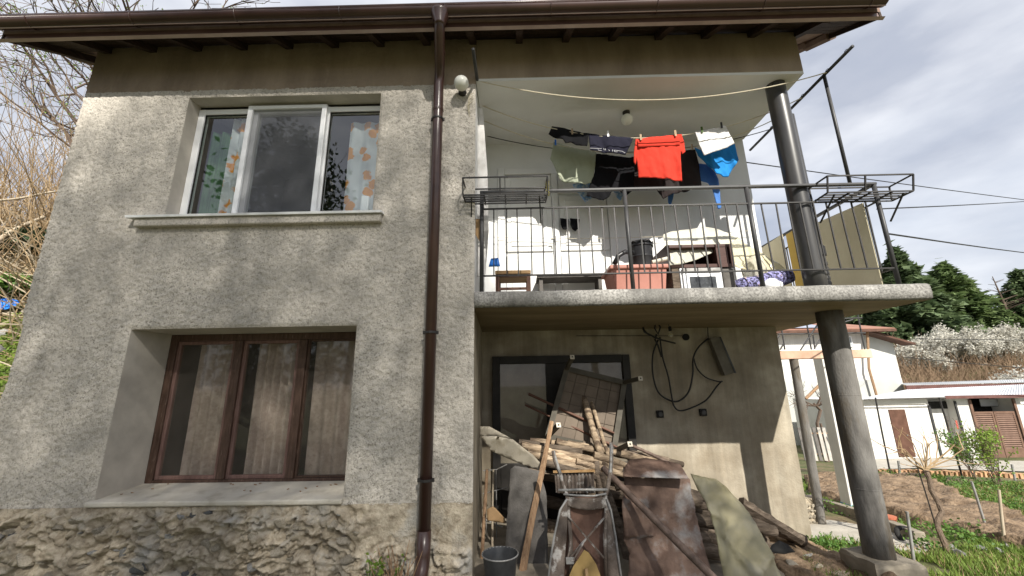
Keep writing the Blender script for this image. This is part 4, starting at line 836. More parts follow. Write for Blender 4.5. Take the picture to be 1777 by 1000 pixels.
b = MB(); b.tube([at(1228,566,BL-.06), at(1229,590,BL-.06)], .006, 6); b.build('hanger', MT['iron'], t)
def socket(px, py, label):
    p = wallpt(px, py, .045); t = thing('wall_socket', p, label, 'socket'); s = .045
    b = MB(); b.box((p.x-s, p.y, p.z-s), (p.x+s, p.y+.03, p.z+s)); b.build('plate', MT['rubber'], t, bevel=.006)
    b = MB(); b.lathe((p.x, p.y-.012, p.z), [(.026, 0), (.028, .002), (.028, .014)], 16, axis=(0, 1, 0)); b.build('insert', MT['iron_grey'], t)
socket(1146, 719, 'dark square wall switch below the cable loop'); socket(1221, 716, 'dark round-faced wall socket right of the switch')
b = MB(); p = wallpt(1191, 585, .05); b.lathe(p, [(.045, 0), (.045, .03)], 14, axis=(0, 1, 0)); tag(b.build('junction_box', MT['rubber']), 'small round black junction box near the top of the wall', 'junction box')
b = MB(); b.tube([at(1000, 583, BL-.04), at(1120, 583, BL-.04), at(1190, 583, BL-.04)], .004, 6); tag(b.build('wall_wire', MT['wire']), 'thin straight wire along the top of the lower wall', 'wire')

# ================================================================== the pile under the balcony
def pole(name, a, b, r0, r1, mat, label, cat, group=None, bend=.02, n=9, sides=9, jit=.10, ends=None):
    a, b = Vector(a), Vector(b); u, w = frame_of(b-a); L_ = (b-a).length; pts = []
    n = n if bend < .004 else max(n, 14); o1, o2 = random.uniform(-1, 1)*bend*L_, random.uniform(-1, 1)*bend*L_; ph = random.random()*6
    for k in range(n):
        t = k/(n-1); pts.append(a.lerp(b, t)+u*(o1*math.sin(math.pi*t+.2*ph)+.25*bend*L_*math.sin(7*t+ph))+w*(o2*math.sin(2*math.pi*t+ph)))
    q_ = 1+.2*DY
    m = MB(); m.tube(pts, [q_*(r0+(r1-r0)*k/(n-1))*(random.uniform(.93, 1.07) if random.random() < .85 else random.uniform(1.1, 1.2)) if bend >= .004 else q_*(r0+(r1-r0)*k/(n-1)) for k in range(n)], sides, jit=jit)
    o = m.build(name, MT[mat], smooth=False); smooth_by_angle(o, 55); return tag(o, label, cat, group)
GL = 'stacked poles and logs under the balcony'
DY = .42
# upper bundle, pale in the sun
ub = [((900,768),(1010,785),4.15,.035), ((905,772),(1040,812),4.05,.036), ((915,786),(1050,825),4.0,.034), ((935,800),(1045,832),3.97,.033), ((965,765),(1120,800),4.25,.036), ((985,770),(1150,803),4.35,.036), ((1010,772),(1160,800),4.45,.035), ((1030,790),(1130,822),4.12,.034), ((1000,800),(1100,830),4.03,.03), ((1040,775),(1185,806),4.5,.034), ((950,782),(1080,812),4.08,.033), ((920,765),(1035,783),4.3,.034)]
UBL = ['uppermost short pole at the left end of the woodpile', 'pole with its end nearest the cement sheet, second row', 'third row pole slanting under the two uppermost left ones', 'lowest pole of the left bundle just above the wheelbarrow handles', 'long pole passing behind the timber stake tip', 'long rear pole passing under the thick peeled pole', 'rear pole ending beside the short reddish tube', 'front pole right of the wheelbarrow handle', 'low front pole between the wheelbarrow handles', 'rearmost pole along the crest right of the leaning poles', 'middle pole of the bundle left of the leaning poles', 'rear left pole lying against the dark door']
for i, (a, b_, y, r_) in enumerate(ub):
    pole('firewood_pole', at(*a, y), at(*b_, y+.05), r_, r_*.85, 'bark_pale' if i % 3 else 'bark', UBL[i], 'log', 'sunlit top layer of the woodpile', sides=10, n=14, jit=.2, bend=.018)
# body of the pile: long logs running to the right, their ends sticking out beyond the sheets
low = [((1130,850),(1215,872),4.05,.05), ((1100,860),(1228,880),4.2,.04), ((1120,880),(1250,912),4.0,.06), ((1110,905),(1245,938),4.0,.055), ((1120,930),(1260,965),3.95,.06), ((1100,960),(1250,1010),3.95,.06),
       ((1180,868),(1330,912),4.4,.045), ((1200,885),(1345,922),4.35,.06), ((1240,880),(1395,938),4.5,.055), ((1280,880),(1385,940),4.62,.05), ((1210,915),(1350,955),4.25,.05), ((1190,900),(1330,940),4.5,.06), ((1150,845),(1300,890),4.65,.05), ((1060,840),(1200,862),4.5,.05), ((1040,850),(1200,890),4.4,.06), ((1000,850),(1180,900),4.55,.06), ((1150,890),(1330,960),4.6,.06), ((1200,940),(1345,985),4.4,.06), ((1050,900),(1210,960),4.3,.06), ((1000,900),(1200,980),4.5,.065), ((900,860),(1080,900),4.6,.06), ((900,820),(1080,850),4.65,.055), ((920,900),(1100,960),4.5,.06), ((900,950),(1100,1000),4.5,.07)]
OR = ('topmost', 'second', 'third', 'fourth', 'fifth', 'lowest')
LBL = [o_+' of the log ends stacked between rusty sheet and linoleum' for o_ in OR] + ['thin log end just right of the linoleum, nearest its edge', 'thick round log end right of the linoleum under the split timber', 'long log reaching farthest right toward the house corner', 'log against the wall behind the split timber end', 'low log end right of the linoleum above the felt scrap', 'rear log seen between linoleum and wall']
for i, (a, b_, y, r_) in enumerate(low):
    pole('firewood_log', at(*a, y), at(*b_, y+.02), r_, r_*.9, 'bark', LBL[i] if i < len(LBL) else 'dark log deep in the woodpile, mostly hidden behind the sheets', 'log', GL, bend=.012, sides=11)
pole('split_timber', at(1285,872,4.42), at(1392,938,4.42), .055, .045, 'bark', 'split grey timber lying topmost at the right end of the pile', 'timber', bend=.005, sides=5)
# leaning poles
def lean(name, pa, ya, pb, yb, r0, r1, mat, label, cat='pole', **k): return pole(name, at(*pa, ya), at(*pb, yb), r0, r1, mat, label, cat, **k)
lean('timber_stake', (957,731), 3.95, (902,1015), 3.55, .022, .036, 'stake', 'rough brown timber stake leaning left of the wheelbarrow', 'stake', bend=.006, sides=6, jit=.2)
lean('leaning_pole', (1003,655), 4.75, (1058,838), 4.0, .032, .038, 'bark_pale', 'thick peeled pole leaning on the tabletop, left of its thinner twin', bend=.012)
lean('leaning_pole', (1013,650), 4.78, (1072,850), 4.02, .020, .024, 'bark_pale', 'thin peeled pole leaning on the tabletop beside the thick one', bend=.012)
lean('leaning_pole', (1022,830), 4.0, (1050,1010), 3.85, .034, .036, 'bark_pale', 'curved yellowish pole standing behind the wheelbarrow', bend=.02)
lean('leaning_pole', (1045,820), 4.02, (1100,1010), 3.85, .034, .036, 'bark', 'dark grey pole standing right of the wheelbarrow', bend=.015)
lean('leaning_pole', (1035,800), 4.05, (1062,1010), 3.9, .032, .034, 'bark', 'grey brown pole between the two behind the wheelbarrow', bend=.015)
lean('rusty_pipe', (1046,812), 3.58, (1245,1010), 2.90, .026, .027, 'rust2', 'long rusty pipe leaning diagonally across the rusty sheet', 'pipe', bend=.002, sides=14, jit=.02)
lean('brown_rod', (917,684), 4.55, (1066,752), 4.45, .014, .012, 'brown_door', 'thin brown rod sloping across the dark door and tabletop', 'rod', bend=.004)
lean('brown_rod', (911,703), 4.6, (1083,782), 4.4, .012, .012, 'brown_door', 'lower dark rod sloping in front of the tabletop', 'rod', bend=.004)
lean('rust_tube', (1094,772), 4.45, (1165,805), 4.35, .016, .018, 'rust2', 'short reddish tube at the top right of the woodpile', 'tube', bend=.004)
lean('tool_handle', (845,815), 4.1, (834,1015), 3.75, .014, .018, 'stake', 'brown tool handle standing by the recess wall', 'handle', bend=.004)
lean('tool_handle', (856,815), 4.3, (853,1015), 4.0, .010, .012, 'branch_pale', 'thin pale rod standing behind the tool handle', 'rod', bend=.003)
t = thing('wire_rack', at(860, 990, 4.3), 'bent wire rack in the dark gap by the recess wall', 'rack')
for px in ([(838,817),(862,815),(880,806)], [(838,857),(880,846)], [(861,815),(862,990)], [(838,900),(872,915)], [(838,940),(875,960)], [(840,870),(850,980)]):
    b = MB(); b.tube([at(*q, 4.32) for q in px], .006, 6); b.build('wire', MT['galv'], t)

# table leaning upside down against the door
t = thing('upturned_table', at(1010, 775, 4.45), 'old table tipped on edge against the dark door, underside with tile grid showing', 'table')
TB = dict(y=4.52, k=.16, z0=1.3)
def T_(px, py, off=0.): p = at(px, py, TB['y']-off, TB['k'], TB['z0']); return p
q = [T_(983,640), T_(1082,664), T_(1064,782), T_(950,757)]
tt = M('table_underside', (.07,.055,.04), (.11,.085,.062), scale=5, rough=.8)
b = MB(); b.prism(q, (0, .025, 0)); top = b.build('tabletop', tt, t)
def lerp2(u, v): return (q[0].lerp(q[1], u)).lerp(q[3].lerp(q[2], u), v)
nu, nv = 5, 6
for i in range(nu):
    for j in range(nv):
        g = .025; a = [lerp2((i+du)/nu, (j+dv)/nv) for du, dv in ((g, g), (1-g, g), (1-g, 1-g), (g, 1-g))]
        b = MB(); b.prism([p-Vector((0, .008, 0)) for p in a], (0, .007, 0)); b.build('tile', M('table_tile', (.105,.08,.058), (.16,.125,.092), scale=4, rough=.6, rnd=.12) if (i, j) == (0, 0) else bpy.data.materials['table_tile'], top)
ft = M('table_frame', (.06,.054,.042), (.10,.09,.072), scale=6, rough=.7)
off = Vector((0, -.045, 0))
for a, c in ((0, 1), (1, 2), (2, 3), (3, 0)): b = MB(); b.bar(q[a]+off*.6, q[c]+off*.6, .045, .06); b.build('apron', ft, t)
for p0, p1, y1 in ((q[0], (993,620), 4.25), (q[1], (1111,657), 4.20), (q[2], (1093,771), 4.0), (q[3], (969,738), 4.05)):
    e = at(*p1, y1); s = p0+off; b = MB(); b.bar(s, e, .042, .042); lg = b.build('leg', ft, t)
    d = (e-s).normalized(); b = MB(); b.bar(e-d*.002, e+d*.008, .05, .05); cp = b.build('foot_plate', MT['sill_con'], lg)
    b = MB(); b.lathe(e+d*.0085, [(.009, 0), (.009, .002)], 10, axis=d); b.build('hole', MT['rubber'], lg)
b = MB(); b.lathe(lerp2(.62, .50)-Vector((0, .009, 0)), [(.016, -.001), (.016, .003)], 12, axis=(0, -1, 0)); b.build('knot_hole', MT['rubber'], t)

DY = .34
# sheets
def S(name, mat, px, y, label, cat, **k): return tag(sheet(name, MT[mat], px, y, **k), label, cat)
S('cement_sheet', 'cement_sheet', [(834,757),(862,757),(890,763),(905,775),(925,790),(945,812),(948,820),(920,812),(885,797),(852,782),(846,772)], 3.9, 'pale curled cement sheet at the left end of the woodpile', 'sheet', k=-.35, z0=1.1, wob=.022, thick=.012, step=.03)
S('cement_sheet', 'cement_sheet', [(833,740),(850,740),(885,760),(862,757),(834,757)], 4.35, 'shaded rear lip of the curled cement sheet', 'sheet', thick=.012, step=.03, wob=.03)
S('grey_board', 'grey_board', [(886,815),(894,808),(915,812),(938,818),(948,860),(952,1010),(873,1010),(880,900)], 3.78, 'tall grey composite board leaning left of the wheelbarrow', 'board', k=.14, z0=0., thick=.03, step=.04, edge=.01)
S('corrugated_grille', 'barrow', [(962,818),(1030,818),(1032,856),(965,856)], 3.92, 'rusty edged grey corrugated panel behind the wheelbarrow handles', 'grille', warp=lambda x, z: .012*np.sin(x*2*math.pi/.035), step=.008, thick=.003)
b = MB(); b.bar(at(960,819,3.9), at(1032,817,3.9), .02); b.build('rusty_edge', M('rust_edge', (.30,.17,.07), (.42,.27,.13), scale=20), bpy.data.objects['corrugated_grille'])
def crease(x, z): return .05*np.sin((x+z*.3)*5)
S('rusty_sheet', 'rust', [(1082,826),(1110,828),(1150,829),(1195,831),(1201,860),(1210,905),(1222,950),(1240,1012),(1150,1012),(1090,1012),(1093,960),(1083,935),(1081,880)], 3.62, 'large rust brown metal sheet hanging over the front of the woodpile', 'metal sheet', k=.20, z0=.9, wob=.02, thick=.006, step=.022, edge=.018)
S('rusty_sheet', 'rust', [(1080,826),(1082,812),(1092,797),(1120,795),(1160,801),(1180,806),(1195,831),(1150,829),(1110,828)], 3.70, 'pale rusty top flap bent over the crest of the woodpile', 'metal sheet', k=2.6, z0=.93, wob=.02, thick=.006, step=.03)
S('rusty_sheet', 'rust', [(1080,862),(1108,876),(1128,900),(1138,930),(1086,934),(1080,900)], 3.585, 'small rusty patch overlapping the left edge of the big rusty sheet', 'metal sheet', k=.2, z0=.9, wob=.015, thick=.005, step=.03, edge=.02)
S('linoleum_strip', 'lino', [(1196,821),(1215,826),(1240,831),(1262,846),(1285,872),(1302,895),(1318,925),(1335,960),(1362,1010),(1258,1010),(1246,960),(1238,915),(1222,870),(1207,848)], 3.60, 'olive cream linoleum strip draped over the right end of the woodpile', 'linoleum', k=.42, z0=.5, wob=.08, fold=.03, fr=(3., 2.), thick=.008, step=.025, edge=.008)
b = MB(); p = at(1277, 979, 3.52); b.tube([p+Vector((.014*math.cos(a), -.03, .014*math.sin(a))) for a in np.linspace(0, 6.28, 12)], .004, 5); b.build('eyelet', MT['rust2'], bpy.data.objects['linoleum_strip'])
tag(sheet('cardboard_scrap', MT['cardboard'], [(845,884),(855,879),(860,882),(876,900),(877,909),(862,905),(846,903)], 3.95, wob=.04, thick=.008, step=.02), 'torn orange brown cardboard scrap stuck between the handles', 'cardboard')
DY = 0.
# bucket
p = at(868, 990, 3.72); t = thing('zinc_bucket', (p.x, 3.72, .0), 'dark zinc bucket by the recess wall', 'bucket')
zt = at(868, 962, 3.72).z
b = MB(); b.lathe((p.x, 3.72, .0), [(.105, 0), (.108, .005), (.142, zt-.01), (.147, zt), (.150, zt+.006), (.146, zt+.01), (.141, zt), (.105, .02)], 28, cap=True); bk = b.build('body', MT['zinc'], t); smooth_by_angle(bk)
b = MB(); b.tube([(p.x+.149*math.cos(a), 3.72+.149*math.sin(a), zt+.004) for a in np.linspace(0, 2*math.pi, 30)], .006, 6); b.build('rim', MT['galv'], t, smooth=True)

DY = .22
# wheelbarrow standing on its nose
WB = dict(y=3.50, k=.16, z0=.6)
def W(px, py, off=0.): return at(px, py, WB['y']+off, WB['k'], WB['z0'])
t = thing('wheelbarrow', (W(1015, 1000).x, 3.4, .0), 'cement crusted steel wheelbarrow tipped upright against the woodpile', 'wheelbarrow')
for s, px in (('left', [(960,782),(963,800),(972,822),(978,845),(985,862),(986,880),(990,930),(992,1015)]), ('right', [(1061,768),(1061,800),(1059,820),(1055,845),(1050,862),(1052,885),(1050,930),(1052,1015)])):
    P = [W(*q) for q in px]; b = MB(); b.tube(P, .017, 10); b.build('frame_tube', MT['barrow'], t, smooth=True)
    b = MB(); b.bar(P[0], P[2]+Vector((0, -.004, 0)), .030, .022); hd = b.build('handle', MT['galv'], t, bevel=.005)
    for f in (.35, .75): c = P[0].lerp(P[2], f); b = MB(); b.lathe(c-Vector((0, .013, 0)), [(.007, 0), (.007, .003)], 8, axis=(0, -1, 0)); b.build('hole', MT['rubber'], hd)
b = MB(); b.tube([W(969, 851, -.01), W(1010, 850, -.01), W(1054, 850, -.01)], .011, 10); b.build('crossbar', MT['galv'], t, smooth=True)
b = MB(); V = []; rows = [(862, 984, 1052, 0.0), (880, 985, 1053, .02), (920, 984, 1053, .05), (960, 981, 1054, .055), (1015, 978, 1056, .05)]
for py, xa, xb, dy in rows:
    for i in range(13): u = i/12; V.append(W(xa+(xb-xa)*u, py, dy+.035*math.sin(math.pi*u)))
f = [(r_*13+i, r_*13+i+1, (r_+1)*13+i+1, (r_+1)*13+i) for r_ in range(4) for i in range(12)]
tray = link_mesh('tray', V, f, MT['barrow_rust'], t, smooth=True); sm = tray.modifiers.new('t', 'SOLIDIFY'); sm.thickness = .006
for pts in ([(984,866),(972,885),(962,930),(957,960),(950,1015),(978,1015),(981,960),(985,900)], [(1053,866),(1060,885),(1068,930),(1072,960),(1080,1015),(1056,1015),(1054,960),(1053,900)]):
    o = sheet('tray_side', MT['barrow'], pts, WB['y']-.02, WB['k'], WB['z0'], wob=.02, thick=.006, parent=t, step=.03)
    b = MB(); b.tube([W(*q, -.025) for q in pts[:6]][:5], .009, 8); b.build('rolled_edge', MT['galv'], t, smooth=True)
o = sheet('tray_back', MT['barrow'], [(981,861),(1000,864),(1030,865),(1053,862),(1054,880),(1040,884),(1020,886),(1000,883),(984,878)], WB['y']-.015, WB['k'], WB['z0'], wob=.01, thick=.01, parent=t, step=.02)
b = MB(); b.tube([W(*q, -.03) for q in ((978,858),(1000,860),(1030,861),(1052,857))], .008, 8); b.build('rolled_edge', MT['galv'], t, smooth=True)
for a, c in (((986,896),(1048,968)), ((1049,898),(982,976))): b = MB(); b.bar(W(*a, -.03), W(*c, -.03), .016, .010); b.build('brace', MT['barrow'], t)
b = MB(); b.tube([W(986, 900, -.01), W(990, 945, -.02), W(984, 975, -.03), W(996, 972, -.05), W(1012, 942, -.05)], .008, 8); b.build('leg_loop', MT['barrow'], t, smooth=True)
b = MB(); b.box(W(982, 968, -.05), W(996, 978, -.03)); b.build('bracket', MT['galv'], t)
A = [W(*q, -.10) for q in ((1014,955),(1022,960),(1035,980),(1050,1020),(980,1020),(994,985))]; b = MB(); b.prism(A, (0, .012, 0)); b.build('wheel_guard', MT['ochre'], t)
b = MB(); b.bar(W(1017, 987, -.13), W(1020, 1020, -.15), .035, .02); b.build('fork', MT['cardboard'], t)

DY = 0.
# rubble at the right foot of the pile
gx0 = np.array([gp(1300, 1010), gp(1340, 930), gp(1400, 935), gp(1500, 1010)])
poly = [(2.3, 3.6), (2.6, 5.2), (3.3, 5.2), (3.4, 4.6), (3.25, 3.9), (3.1, 3.3), (2.6, 3.1)]
ground_poly('soil_heap', MT['soil'], poly, -.02, .035, .22, 4., kind='stuff')
bpy.data.objects['soil_heap']['label'] = 'brown soil heap at the right foot of the woodpile'; bpy.data.objects['soil_heap']['category'] = 'soil'
rb = [(1335,945,.10,'stone'), (1360,960,.09,'stone_grey'), (1345,975,.12,'stone'), (1385,955,.08,'stone'), (1405,975,.10,'stone_grey'), (1375,990,.12,'stone'), (1425,995,.10,'stone'), (1350,935,.06,'stone_grey')]
RBL = ['tan rubble stone under the split timber end', 'grey rubble stone right of the felt scrap', 'large tan rubble stone at the edge of the linoleum', 'tan rubble stone farthest right by the house corner', 'grey rubble stone left of the broken concrete slab', 'biggest tan rubble stone low in the soil heap', 'tan rubble stone in front of the broken slab', 'small grey rubble stone below the log ends']
for i, (px, py, r_, k) in enumerate(rb):
    p = gp(px, py); o = put_rock(k, (p.x, p.y, p.z+r_*.35), (r_, r_*.9, r_*.5), (random.random(), .2, random.random()*3), name='rubble_stone'); tag(o, RBL[i], 'stone', 'rubble at the foot of the woodpile')
S('torn_felt', 'rubber', [(1338,945),(1352,938),(1368,946),(1380,958),(1362,962),(1345,960),(1332,955)], 3.9, 'torn dark roofing felt scrap on the rubble', 'felt', k=1.2, z0=.2, wob=.05, thick=.006)
b = MB(); b.prism([gp(*q)+Vector((0, 0, .05)) for q in ((1412,968),(1426,960),(1446,966),(1478,984),(1490,1002),(1462,1012),(1424,1000))], (0, 0, -.09)); tag(b.build('concrete_slab', MT['mortar'], bevel=.012), 'rough broken concrete slab lying beside the column footing', 'slab')

# ================================================================== vegetation makers
def quads_mesh(name, C, U, Vv, mat, parent=None, tri=False, top_origin=True):
    """many little leaves: centre C, half-axes U, V"""
    C, U, Vv = [np.asarray(a, float) for a in (C, U, Vv)]; n = len(C)
    if tri:
        V = np.stack([C-U, C+U, C+Vv], 1).reshape(-1, 3); F = np.arange(3*n).reshape(n, 3)
    else:
        V = np.stack([C-U-Vv*.2, C-Vv, C+U-Vv*.2, C+Vv], 1).reshape(-1, 3); F = np.arange(4*n).reshape(n, 4)
    return link_mesh(name, V, F, mat, parent, top_origin=top_origin)
def unit(n): v = rng.normal(size=(n, 3)); return v/np.linalg.norm(v, axis=1, keepdims=True)
def conifer(base, h, rad, mat, label, group=None, nb=90, nq=60, lean=0., q=.16, droop=.25):
    base = Vector(base); t = thing('conifer_tree', base, label, 'tree', group)
    m = MB(); m.tube([base+Vector((lean*k*h/6, 0, h*k/6)) for k in range(7)], [h*.018*(1-k/6.6) for k in range(7)], 7); m.build('trunk', MT['trunk'], t)
    C = []; U = []; V = []
    for i in range(nb):
        f = (i+random.random())/nb; z = h*(.10+.89*f); L_ = rad*(1-f)**.75*random.uniform(.7, 1.12)+.12; a = random.random()*6.283
        dr = np.array([math.cos(a), math.sin(a), 0]); k = max(6, int(nq*(L_/rad+.15)))
        s = rng.random(k)**.7; p = dr*(s*L_)[:, None]; p[:, 2] = z + s*L_*(.18-droop*s*1.6)
        p[:, 0] += lean*z; side = np.array([-dr[1], dr[0], 0]); w = (1-s*.75)*L_*.30
        p += side*((rng.random(k)-.5)*2*w)[:, None]; p[:, 2] += rng.normal(size=k)*.05*rad - np.abs(rng.normal(size=k))*.04*rad
        u = dr*q*rng.uniform(.7, 1.5, k)[:, None] + rng.normal(size=(k, 3))*q*.4; v = side*q*.55*rng.uniform(.6, 1.3, k)[:, None] + rng.normal(size=(k, 3))*q*.25
        C.append(p+np.array(base)); U.append(u); V.append(v)
    quads_mesh('crown', np.concatenate(C), np.concatenate(U), np.concatenate(V), mat, t); return t
def branchy(m, p, d, L_, r, depth, spread=.6, grav=0., n=5, minr=.004, tips=None):
    """recursive bare branches into MB m"""
    pts = [Vector(p)]; d = Vector(d).normalized(); dd = d
    for k in range(n):
        dd = (dd+Vector((random.gauss(0, .13), random.gauss(0, .13), random.gauss(0, .13)+grav))).normalized(); pts.append(pts[-1]+dd*(L_/n))
    m.tube(pts, [max(minr, r*(1-.55*k/n)) for k in range(n+1)], 5 if r > .02 else 3, cap=False)
    if tips is not None: tips += pts[n//2:] if depth <= 1 else []
    if depth <= 0: return
    for _ in range(random.choice((3, 4, 4, 5))):
        k = random.randint(1, n); v = (dd+Vector((random.gauss(0, spread), random.gauss(0, spread), random.gauss(0, spread)))).normalized()
        branchy(m, pts[k], v, L_*random.uniform(.5, .78), r*.55, depth-1, spread, grav, n, minr, tips)
def broadleaf(name, base, h, rad, mat, label, cat='tree', n=5000, q=.12, depth=3, group=None, trunk_h=.4, trunk='branch', flat=1., leaf_tips=True, r=None):
    base = Vector(base); t = thing(name, base, label, cat, group); m = MB(); tips = []
    top = base+Vector((0, 0, h*trunk_h)); m.tube([base, base.lerp(top, .5)+Vector((.03*h*.2, 0, 0)), top], [h*.03 if r is None else r, h*.024 if r is None else r*.85, h*.018 if r is None else r*.7], 8)
    for k in range(7):
        a = k*.9+random.random()*.5; branchy(m, base+Vector((0, 0, h*trunk_h*random.uniform(.7, 1))), (math.cos(a)*rad, math.sin(a)*rad, h*(.35+.3*random.random())), h*.33, h*.011, depth-1, .55, 0, 4, .006, tips)
    m.build('trunk', MT[trunk], t)
    T = np.array([tuple(p) for p in tips]); idx = rng.integers(0, len(T), n)
    C = T[idx]+rng.normal(size=(n, 3))*q*1.6; U = unit(n)*q*rng.uniform(.5, 1.1, (n, 1)); V = np.cross(U, unit(n)); V *= .6*q/np.maximum(1e-6, np.linalg.norm(V, axis=1, keepdims=True))
    quads_mesh('crown', C, U, V, mat, t); return t

# ================================================================== right: garden and neighbours
NB = 'neighbouring white buildings'
pb = gp(1426, 912); yy = pb.y
zt = at(1377, 623, yy).z
pole('grey_pole', (pb.x, yy, pb.z-.05), (at(1377, 623, yy).x, yy, zt), .062, .062, 'column', 'slim grey pole holding the salmon beam beyond the house corner', 'pole', bend=0., sides=16, jit=.01, n=6)
b0, b1 = at(1330, 622, yy), at(1509, 622, yy); zt1 = at(1420, 608.5, yy).z
b = MB(); b.box((b0.x, yy-.07, b0.z-.02), (b1.x, yy+.10, zt1)); tag(b.build('timber_beam', MT['salmon'], bevel=.006), 'salmon timber beam carried by the slim grey pole', 'beam')
tr_ = thing('trellis_frame', (b0.x+.5, yy, zt1), 'thin dark steel railing frame standing on the salmon beam', 'frame')
def rod(p, q, y=yy+.01, r_=.011): b = MB(); b.tube([at(*p, y), at(*q, y)], r_, 6); b.build('rod', MT['iron_grey'], tr_)
for p, q in (((1356,570),(1362,607)), ((1400,562),(1408,607)), ((1488,545),(1501,609)), ((1411,582),(1414,606)), ((1350,580),(1502,578)), ((1461,553),(1496,552)), ((1389,608),(1421,560)), ((1413,605),(1428,582)), ((1345,592),(1353,582)), ((1354,607),(1360,596)), ((1462,560),(1480,555))): rod(p, q)
wp = gp(1488, 888); wt = at(1437, 642, wp.y)
b = MB(); b.box((wp.x-.16, wp.y-.10, wp.z-.05), (wp.x+.06, wp.y+.12, b0.z+.12)); o = b.build('white_pillar', MT['white_wall'], bevel=.01); tag(o, 'white plastered pillar behind the round column', 'pillar')
b = MB(); b.box((wp.x-.163, wp.y-.103, wp.z), (wp.x+.063, wp.y+.123, wp.z+.12)); b.build('blue_base_band', M('blue_paint', (.18,.38,.48), (.30,.50,.58), scale=5), o)
lean('timber_prop', (1398,692), 9.0, (1427,664), 9.0, .03, .03, 'stake', 'slanting prop against the white neighbour wall', 'prop', bend=0)

# neighbour house
hy = 22.; H_ = thing('neighbour_house', (at(1420, 650, hy).x, hy, -1.8), 'white neighbouring house with low red roof and grey side beyond the garden', 'house')
x0, x1, xg = at(1335, 600, hy).x, at(1500, 600, hy).x, at(1568, 640, hy).x
ze = at(1440, 577, hy).z
b = MB(); b.box((x0-3, hy, -2.0), (x1, hy+7, ze)); b.build('wall', MT['white_wall'], H_)
b = MB(); zr, zs_ = at(1502, 576, hy+.3).z, at(1562, 596, hy+.3).z; xg2 = at(1560, 640, hy+.3).x
b.prism([(x1+.002, hy+.3, -2.0), (xg2, hy+.3, -2.0), (xg2, hy+.3, zs_), (x1+.002, hy+.3, zr)], (0, 6.5, 0)); b.build('side_wall', MT['grey_wall'], H_)
b = MB(); zb_ = at(1520, 658, hy+.28).z; b.box((x1+.01, hy+.26, -2.0), (xg2-.02, hy+.298, zb_)); b.build('wall_band', M('band_grey', (.40,.41,.39), (.48,.49,.46), scale=1), H_)
b = MB(); b.box((x0-3, hy-.03, -2), (x1-.1, hy-.003, at(1480, 660, hy).z)); b.build('wall_band', bpy.data.materials['band_grey'], H_)
rt = M('old_red_roof', (.24,.12,.085), (.33,.18,.13), scale=1.2, bump=.4, bscale=4)
b = MB(); b.prism([(x0-3.4, hy-.6, ze-.02), (x0-3.4, hy-.6, ze+.12), (x0-3.4, hy+3.5, ze+1.0), (x0-3.4, hy+7.6, ze+.12), (x0-3.4, hy+7.6, ze-.02)], (x1+1.3-x0+3.4, 0, 0)); rf = b.build('roof', rt, H_)
b = MB(); b.bar((x0-3.4, hy-.62, ze-.0), (x1+1.3, hy-.62, ze-.0), .10, .14, up=(0, 0, 1)); b.build('eave_board', MT['brown_door'], rf)
b = MB(); b.bar((x1-.2, hy-.05, zr+.07), (xg2+.55, hy-.05, zs_-.10), .7, .10, up=(0, 0, 1)); b.build('verge', MT['brown_door'], rf)
b = MB(); pa, pb_ = at(1366, 566, hy).x, at(1428, 566, hy).x; b.prism([(pa, hy-.3, ze+.24), (pa, hy+2.6, ze+.95), (pa, hy+2.6, ze+1.0), (pa, hy-.3, ze+.29)], (pb_-pa, 0, 0)); b.build('solar_panel', M('solar_blue', (.30,.33,.42), (.36,.39,.48), scale=1, rough=.2), rf)
for a_, b_, c_, d_ in ((1470,583,1481,602), (1474,648,1490,676)):
    p, q_ = at(a_, b_, hy-.04), at(c_, d_, hy-.04); b = MB(); b.box((p.x, hy-.06, q_.z), (q_.x, hy+.01, p.z)); wn = b.build('window', MT['pvc'], H_); b = MB(); b.box((p.x+.08, hy-.07, q_.z+.08), (q_.x-.08, hy-.061, p.z-.08)); b.build('pane', M('far_glass', (.18,.22,.24), (.30,.35,.36), rough=.15), wn)
b = MB(); b.tube([at(1505, 575, hy-.3), at(1508, 640, hy-.3), at(1522, 690, hy-.3)], .06, 6); b.build('drainpipe', MT['stake'], H_)
# shed row
sy = 17.5; gz0 = float(hz(12, sy)); S_ = thing('garden_shed', (at(1640, 750, sy).x, sy, gz0), 'long white shed with tin roof and brown doors at the far side of the garden', 'shed')
X_ = lambda px, py=702: at(px, py, sy).x
Z_ = lambda py, px=1640: at(px, py, sy).z
zt_, z0_ = Z_(692), gz0-.3
for n_, a_, b_, yo in (('wall', 1460, 1611, 0.), ('wall', 1611, 1656, .35), ('wall', 1656, 1681, -.02), ('wall', 1681, 1762, 1.2), ('wall', 1762, 1860, -.02)):
    b = MB(); b.box((X_(a_)+.002, sy+yo, z0_), (X_(b_), sy+3, zt_-(.1 if yo > .1 else 0))); b.build(n_, MT['white_wall'], S_)
def pan(name, mat, a_, c_, b_, d_, y, th=.05, par=S_):
    """upright panel: left and right edge measured at its top b_, down to d_"""
    p, q_, r_ = at(a_, b_, y), at(c_, b_, y), at(c_, d_, y); m = MB(); m.box((p.x, y, min(p.z, r_.z)), (q_.x, y+th, p.z)); return m.build(name, mat, par)
dr = pan('door', MT['brown_door'], 1542, 1570, 711, 793, sy-.03, .05); b = MB(); b.lathe((X_(1567, 711)-.1, sy-.05, Z_(755, 1570)), [(.03, 0), (.03, .03)], 8, axis=(0, 1, 0)); b.build('door_knob', MT['galv'], dr)
pan('eave_board', MT['grey_wall'], 1480, 1605, 694, 701, sy-.06, .05); pan('wall_patch', MT['grey_wall'], 1500, 1530, 722, 770, sy-.012, .01)
